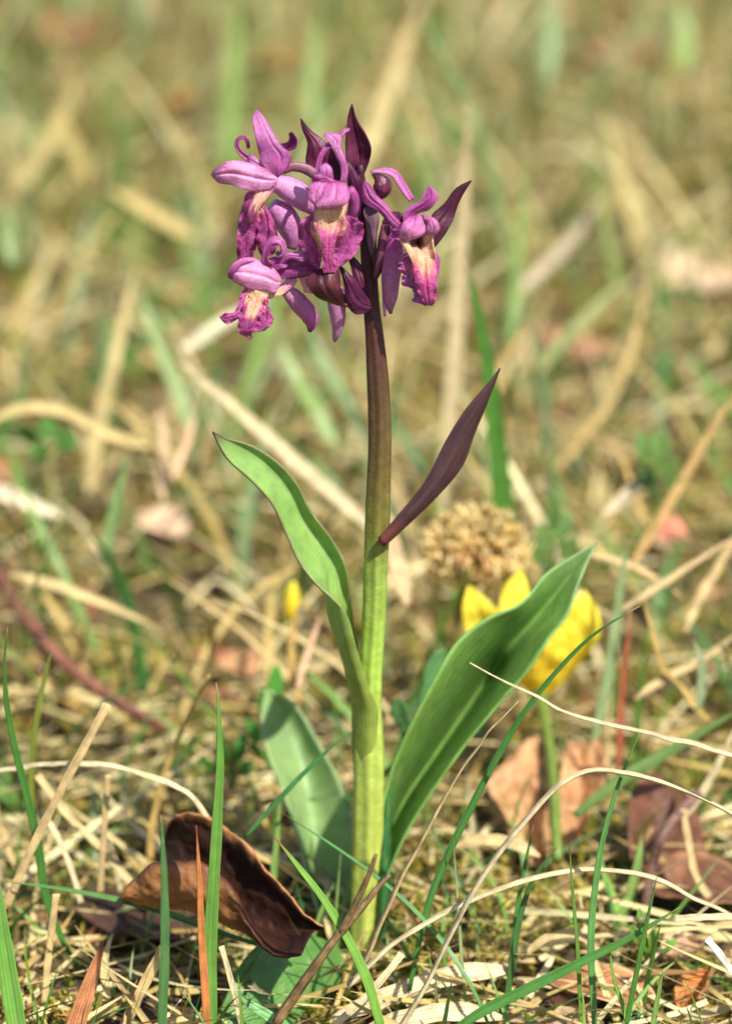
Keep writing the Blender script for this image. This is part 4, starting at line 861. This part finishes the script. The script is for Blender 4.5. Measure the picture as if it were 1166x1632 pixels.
def dcol(a, b, rim=None, seed=0.):
    def f(u, v):
        c = mix(a, b, .5 + .9*nz(u*5+seed, v*5, seed))
        c = mix(c, a*1.5, .5*sm(.1, .45, nz(u*14+seed, v*14)))
        c = mix(c, b*.55, .7*sm(.28, .5, nz(u*22, v*22+seed, 3.)))
        mid = max(0, 1-abs(2*v-1)*16); c = mix(c, a*.6, .5*mid)
        q = (v-.5 if v > .5 else .5-v) + u*.5
        c = mix(c, a*.6, .22*max(0, 1-abs((q*9) % 1 - .5)*8))
        if rim is not None: c = mix(c, rim, sm(.9, 1, abs(2*v-1)))
        return c
    return f
def q6(l, y0, y1):
    ys = np.linspace(y0, y1, len(l)); return [(*c6(a, b), yy) for (a, b), yy in zip(l, ys)]
BR, BR2, RIM = srgb(86, 48, 28), srgb(58, 30, 20), srgb(186, 128, 84)
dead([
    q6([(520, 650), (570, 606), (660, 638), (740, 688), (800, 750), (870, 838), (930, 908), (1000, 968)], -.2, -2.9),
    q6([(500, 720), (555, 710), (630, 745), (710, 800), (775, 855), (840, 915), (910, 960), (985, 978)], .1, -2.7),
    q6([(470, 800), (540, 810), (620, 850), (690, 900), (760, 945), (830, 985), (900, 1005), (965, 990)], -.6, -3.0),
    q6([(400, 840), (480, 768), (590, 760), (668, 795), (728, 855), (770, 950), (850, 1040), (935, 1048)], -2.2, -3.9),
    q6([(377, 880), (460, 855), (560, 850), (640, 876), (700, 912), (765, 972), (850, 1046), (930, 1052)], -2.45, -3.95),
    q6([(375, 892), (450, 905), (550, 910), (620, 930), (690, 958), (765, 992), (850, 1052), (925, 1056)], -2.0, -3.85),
], 'curled glossy dark brown leaf left of the stem base', lambda u, v: mix(mix(dcol(BR, BR2, RIM)(u, v), srgb(44, 24, 18), .75*sm(.62, .5, v)*sm(.02, .05, v)), srgb(158, 108, 64), .8*sm(.6, .72, v)*sm(.75, .5, u)), nu=90, nv=61, wav=.05)  # inner face: darker upper side plus painted shade of the hollow; flap paler
def flatleaf(label, base, tip, w, h0, h1, col, curl=.2, bend=.3, name='dead_leaf', nu=26, nv=13, shape=1.0):
    """leaf lying on the ground: picture pixel of base and tip on planes h0, h1; w in cm"""
    A, B = G(*base, h0), G(*tip, h1); d = B-A; ln = np.linalg.norm(d); d /= ln
    s = np.cross(d, np.array([0, 0, 1.])); s /= np.linalg.norm(s); n = np.cross(s, d)
    if n[2] < 0: n = -n
    sd = random.random()*60
    g = np.zeros((nu, nv, 3))
    for i in range(nu):
        u = i/(nu-1); ww = w/2*(math.sin(math.pi*min(1, max(.03, u**shape*.97+.02)))**.6)*(1+.15*nz(u*7, sd))
        for j in range(nv):
            v = 2*j/(nv-1)-1
            g[i, j] = A + d*ln*u + s*ww*v + n*(curl*w*(v*v)*.5 + bend*math.sin(math.pi*u) + .12*nz(u*4+sd, v*2)*w*.5)
    return tag(grid_obj(name, g, col, 'deadleaf', None, .02, origin=A), label, 'dead leaf', 'dead leaves on the ground')
PK, PK2 = srgb(202, 156, 110), srgb(172, 122, 80)
flatleaf('dark dull leaf under the left end of the curled brown leaf', (330, 1500), (120, 1440), 2.2, .2, .3, dcol(srgb(92, 66, 50), srgb(68, 46, 36)), .1, .15)
dead([[(858, 1372, 3.60), (822, 1345, 4.00), (800, 1300, 4.60), (776, 1246, 5.40), (792, 1214, 6.00), (822, 1198, 6.50)],
      [(864, 1372, 4.00), (846, 1335, 4.60), (836, 1290, 5.10), (826, 1245, 5.70), (828, 1212, 6.30), (842, 1186, 6.90)],
      [(872, 1366, 3.80), (876, 1330, 4.20), (872, 1288, 4.80), (878, 1240, 5.60), (874, 1205, 6.30), (858, 1178, 7.00)]], 'left of two pale pinkish tan dead leaves behind the yellow flower stalk', dcol(PK, PK2, None, 2.), wav=.15)
dead([[(886, 1352, 4.20), (880, 1300, 5.00), (894, 1236, 5.80), (906, 1186, 7.00)],
      [(908, 1340, 4.60), (916, 1290, 5.50), (924, 1240, 6.30), (930, 1180, 7.30)],
      [(928, 1318, 4.30), (946, 1286, 5.00), (968, 1232, 5.80), (958, 1190, 7.00)]], 'right of two pale pinkish tan dead leaves behind the yellow flower stalk', dcol(PK*.95, PK2, None, 4.), wav=.15)
flatleaf('reddish tan dead leaf under the diagonal blade at lower right', (870, 1565), (1045, 1615), 1.6, .4, .2, dcol(srgb(180, 124, 82), srgb(148, 98, 62), srgb(214, 172, 130)), .2, .25)
flatleaf('cream dead leaf at the bottom right of centre', (800, 1620), (960, 1640), 1.6, .1, .1, dcol(srgb(214, 188, 146), srgb(190, 160, 116)), .1, .15)
dead([[(1010, 1400, 2.80), (1000, 1330, 3.60), (1010, 1260, 4.60), (1040, 1230, 5.20)],
      [(1050, 1420, 3.00), (1050, 1345, 4.00), (1060, 1290, 4.80), (1070, 1245, 5.40)],
      [(1120, 1430, 2.80), (1125, 1370, 3.60), (1115, 1310, 4.40), (1085, 1250, 5.20)]], 'upright dark brown dead leaf behind the purple twig', dcol(srgb(112, 72, 47.60), srgb(84, 52, 37.60)), wav=.04)
flatleaf('purplish brown dead leaf lying by the right edge', (1030, 1430), (1200, 1440), 2.6, .5, .3, dcol(srgb(124, 86, 60), srgb(92, 60, 42), srgb(170, 124, 88)), .25, .3)
flatleaf('small orange dead leaf in the bottom right corner', (1085, 1610), (1125, 1550), .7, .1, .6, dcol(srgb(206, 132, 66), srgb(176, 100, 50)), .4, .1)
flatleaf('small pale crumpled dead leaf right of the diagonal blade', (1060, 1535), (1120, 1510), 1.1, .2, .4, dcol(srgb(210, 172, 136), srgb(186, 140, 104)), .4, .2)
flatleaf('blurred orange dead leaf above the upper left flower', (395, 125), (475, 105), 4.2, .6, 1.4, dcol(srgb(226, 170, 100), srgb(206, 146, 84)), .3, .3)
flatleaf('blurred small orange dead leaf left of the upper left flower', (270, 185), (308, 160), 3.2, .6, 1.4, dcol(srgb(214, 160, 84), srgb(196, 140, 70)), .3, .3)
flatleaf('blurred reddish dead leaf in the top left corner', (70, 30), (125, 75), 4.0, 1.0, .6, dcol(srgb(190, 120, 96), srgb(166, 96, 78)), .2, .2)
flatleaf('blurred pinkish dead leaf at the top right', (930, 90), (1015, 115), 4.4, .8, .6, dcol(srgb(206, 150, 116), srgb(186, 124, 94)), .2, .3)
flatleaf('blurred pink dead leaf right of the green upright blade', (905, 575), (950, 550), 3.0, .6, .8, dcol(srgb(212, 152, 120), srgb(190, 128, 98)), .2, .3)
flatleaf('pale cream pink dead leaf at the right edge below the top right leaf', (1070, 470), (1180, 450), 5.0, .6, .8, dcol(srgb(232, 202, 168), srgb(216, 180, 140)), .2, .4)
flatleaf('red orange dead leaf near the right edge above the straws', (1050, 870), (1105, 855), 1.9, .6, .8, dcol(srgb(206, 110, 78), srgb(214, 160, 140)), .3, .2)
flatleaf('pale pink dead scrap above the tan straw at left', (215, 835), (290, 860), 1.8, .6, .5, dcol(srgb(230, 200, 168), srgb(206, 166, 134)), .3, .2)
flatleaf('small red brown dead leaf at the left edge middle', (-15, 770), (30, 750), 2.6, .5, .6, dcol(srgb(176, 96, 70), srgb(150, 80, 60)), .2, .2)
flatleaf('orange pink dead leaf scrap behind the pale basal leaf', (350, 1050), (400, 1085), 1.3, .6, .4, dcol(srgb(206, 156, 110), srgb(180, 130, 90)), .3, .2)

# ================================================================ TWIGS
def tw(label, pts, hs, r, c1, c2):
    P = [G(a, b, h) for (a, b), h in zip(pts, interp(hs, len(pts)))]
    o = tube_obj('twig', P, np.array(r), lambda u, v: mix(c1, c2, .5+.9*nz(u*9, v*5)), 'twig', None, 50, 12, origin=P[0], ribs=3, ribd=.07)
    tag(o, label, 'twig', 'twigs among the grass')
tw('thick reddish brown twig lying at the left edge', [(-20, 890), (10, 940), (55, 1005), (110, 1062), (170, 1108), (240, 1150), (270, 1165)], [2.6, 2.0, .7], [.2, .21, .2, .19, .17, .14], srgb(146, 96, 74), srgb(104, 64, 50))
tw('thin bent purple brown twig at the right', [(1115, 1262), (1085, 1292), (1055, 1330), (1040, 1375), (1030, 1430), (1022, 1480)], [2.6, 2.6, 1.4, .2], [.10, .11, .12, .11], srgb(128, 94, 80), srgb(92, 64, 58))
# ================================================================ YELLOW FLOWER, BUD, WITHERED HEAD, SMALL HERBS
yf = empty('yellow_flower', W(888, 1372, 2.6)); tag(yf, 'bright yellow flower half hidden behind the large right leaf', 'flower')
YL, YD = srgb(255, 240, 84), srgb(254, 226, 52)
def ycol(u, v): return mix(YD, YL, .3 + u + .3*nz(u*4, v*4))
tube_obj('stem', [W(888, 1372, 2.6), W(885, 1320, 3.4), W(882, 1260, 4.6), W(872, 1170, 6.8), W(858, 1100, 8.6)], np.array([.13, .13, .12, .12, .16]), srgb(126, 148, 62), 'leaf', yf, 24, 10)
def yp(L, Rr, y, b): petal('petal', yf, z0, L, Rr, y, b, ycol, 'yellow', 26, 13, .025, ruffle=.05)
yp([(845, 1105), (780, 1050), (740, 1000), (738, 960), (746, 932)], [(862, 1105), (850, 1050), (815, 1000), (785, 965), (746, 932)], [8.6, 8.2, 8.0, 8.2], [.1, -.3, -.3, 0])
yp([(850, 1105), (800, 1030), (795, 970), (800, 945), (832, 905)], [(866, 1105), (860, 1030), (850, 980), (842, 945), (832, 905)], [8.8, 9.2, 9.4, 9.6], [.1, .3, .3, 0])
yp([(852, 1108), (868, 1040), (892, 1000), (905, 970), (930, 940)], [(870, 1110), (930, 1050), (955, 1010), (953, 975), (930, 940)], [8.6, 8.3, 8.2, 8.4], [.1, .4, .4, 0])
yp([(840, 1110), (846, 1060), (856, 1010), (880, 985)], [(872, 1112), (895, 1070), (905, 1030), (880, 985)], [8.5, 8.1, 7.9, 7.9], [.1, .3, .3, 0])
yp([(848, 1105), (842, 1040), (860, 980), (880, 930)], [(868, 1105), (900, 1040), (905, 980), (880, 930)], [8.9, 9.6, 9.9, 10.2], [.1, .3, .3, 0])
yb = empty('yellow_bud', W(474, 1110, 11.0)); tag(yb, 'small blurred yellow bud left of the orchid stem', 'flower')
tube_obj('stem', [W(474, 1110, 11.0), W(468, 1050, 11.0), W(465, 985, 11.0)], np.array([.045, .04, .05]), srgb(120, 124, 64), 'leaf', yb, 14, 8)
tube_obj('bud', [W(464, 990, 11.0), W(464, 975, 11.0), W(466, 955, 11.0), W(467, 938, 11.0), W(468, 927, 11.0)], np.array([.07, .18, .2, .16, .04]), lambda u, v: mix(YD, YL, u), 'yellow', yb, 14, 12, ribs=5, ribd=.1)

wh = empty('withered_flower', W(725, 1040, 10.6)); tag(wh, 'frilly withered tan flower head with orange brown centre', 'flower')
ctr = W(757, 872, 10.4)
tube_obj('stem', [W(725, 1040, 10.6), W(730, 985, 10.6), W(742, 930, 10.5), ctr], np.array([.12, .11, .13, .3]), srgb(140, 130, 70), 'leaf', wh, 16, 10)
Vv, Ff, Cc = [], [], []
for kk in range(560):
    th = random.uniform(0, 2*math.pi); ph = math.acos(random.uniform(-.35, 1))
    d = np.array([math.sin(ph)*math.cos(th)*1.08, -math.cos(ph)*.68, math.sin(ph)*math.sin(th)*.84])
    ln = random.uniform(.6, 1.3); c0 = ctr + d*random.uniform(.15, .4)
    side = np.cross(d, np.random.RandomState(kk).normal(size=3)); side /= np.linalg.norm(side); up = np.cross(d, side); up /= np.linalg.norm(up)
    prev = None
    for q in range(6):
        t = q/5; cl = .22*math.sin(t*5+kk)
        p = ctr + d*(.32 + t*ln*.8) + side*cl*t*1.3 + up*.24*math.sin(t*8+kk*1.7)*t
        rr = .03 + .05*t
        i0 = len(Vv)
        for a_ in range(3):
            an = a_*2.094; Vv.append(p + rr*(math.cos(an)*side + math.sin(an)*up))
            Cc.append(mix(srgb(226, 156, 84), mix(srgb(255, 240, 186), srgb(246, 218, 142), random.random()), sm(.0, .3, t)*(1 - .8*sm(.5, .1, ph+.5*nz(th*2, kk*.01)))))
        if q: Ff += [(i0-3+a_, i0-3+(a_+1) % 3, i0+(a_+1) % 3, i0+a_) for a_ in range(3)]
fl = build('florets', Vv, Ff, np.array(Cc), np.zeros((len(Vv), 2)), 'yellow', wh); fl['kind'] = 'stuff'
tube_obj('centre', [ctr + np.array([0, .1, 0]), ctr + np.array([0, -.25, 0]), ctr + np.array([0, -.4, .02])], np.array([.2, .24, .08]), srgb(206, 130, 70), 'deadleaf', wh, 10, 14)

def herb(label, base, y, leaves, c, stemh=1.0):
    b = W(*base, y); e = empty('small_plant', b); tag(e, label, 'small plant', 'small green herbs among the grass')
    for (tx, ty, w, dy) in leaves:
        t = W(tx, ty, y+dy); m = (b+t)/2 + np.array([0, 0, .25]); root = b*.35 + t*.65
        tube_obj('stem', [b, m*.6+root*.4, root], np.array([.04, .035, .03]), c*.9, 'leaf', e, 8, 6)
        d = (t-root); d /= max(1e-6, np.linalg.norm(d)); tip = t + d*.25
        pr = np.sin(np.pi*np.linspace(.04, .97, 20))**.7
        grid_obj('leaf', ribbon_grid([root, (root+tip)/2 + np.array([0, -.05, .08]), tip], w*cmpp(t)*pr, random.uniform(-40, 40), .25, 14, 7), lambda u, v: mix(c, c*1.2, .5+nz(u*4, v*4)), 'leaf', e, .02)
HG = srgb(108, 138, 70)
herb('small rounded green leaves just right of the stem', (640, 1200), 5, [(635, 1130, 34, 0), (662, 1160, 26, -.3), (700, 1050, 34, .5), (690, 1090, 26, .3)], srgb(96, 142, 84))
herb('small bright green sprig left of the pale basal leaf', (430, 1230), 6.5, [(400, 1160, 22, 0), (418, 1115, 18, 0), (445, 1170, 20, .3), (405, 1195, 18, -.2), (440, 1075, 26, .3)], srgb(96, 160, 64))
herb('small green herb above the large right leaf tip', (880, 930), 11, [(865, 850, 36, 0), (895, 830, 30, .5), (910, 870, 30, 0), (850, 880, 26, -.3), (880, 800, 26, .4)], HG)
herb('round leaved green herb near the right edge', (1040, 820), 15, [(1060, 735, 46, 0), (1030, 760, 40, .4), (1075, 770, 40, 0), (1020, 700, 30, .3), (1050, 700, 40, .4)], HG)
herb('dark green seedling left of the brown leaf', (370, 1260), 6.5, [(352, 1200, 24, 0), (385, 1185, 24, .2), (330, 1220, 20, 0), (395, 1225, 20, 0)], srgb(88, 142, 60))
herb('low green herb at the left edge middle distance', (70, 740), 19, [(40, 690, 44, 0), (80, 680, 40, .3), (110, 705, 40, 0), (60, 720, 36, 0)], srgb(90, 136, 60))
herb('tiny green leaves among moss in the lower right', (1030, 1540), -1.5, [(1010, 1490, 18, 0), (1040, 1495, 16, 0), (1065, 1510, 16, 0), (1020, 1465, 16, .2)], srgb(120, 156, 64))
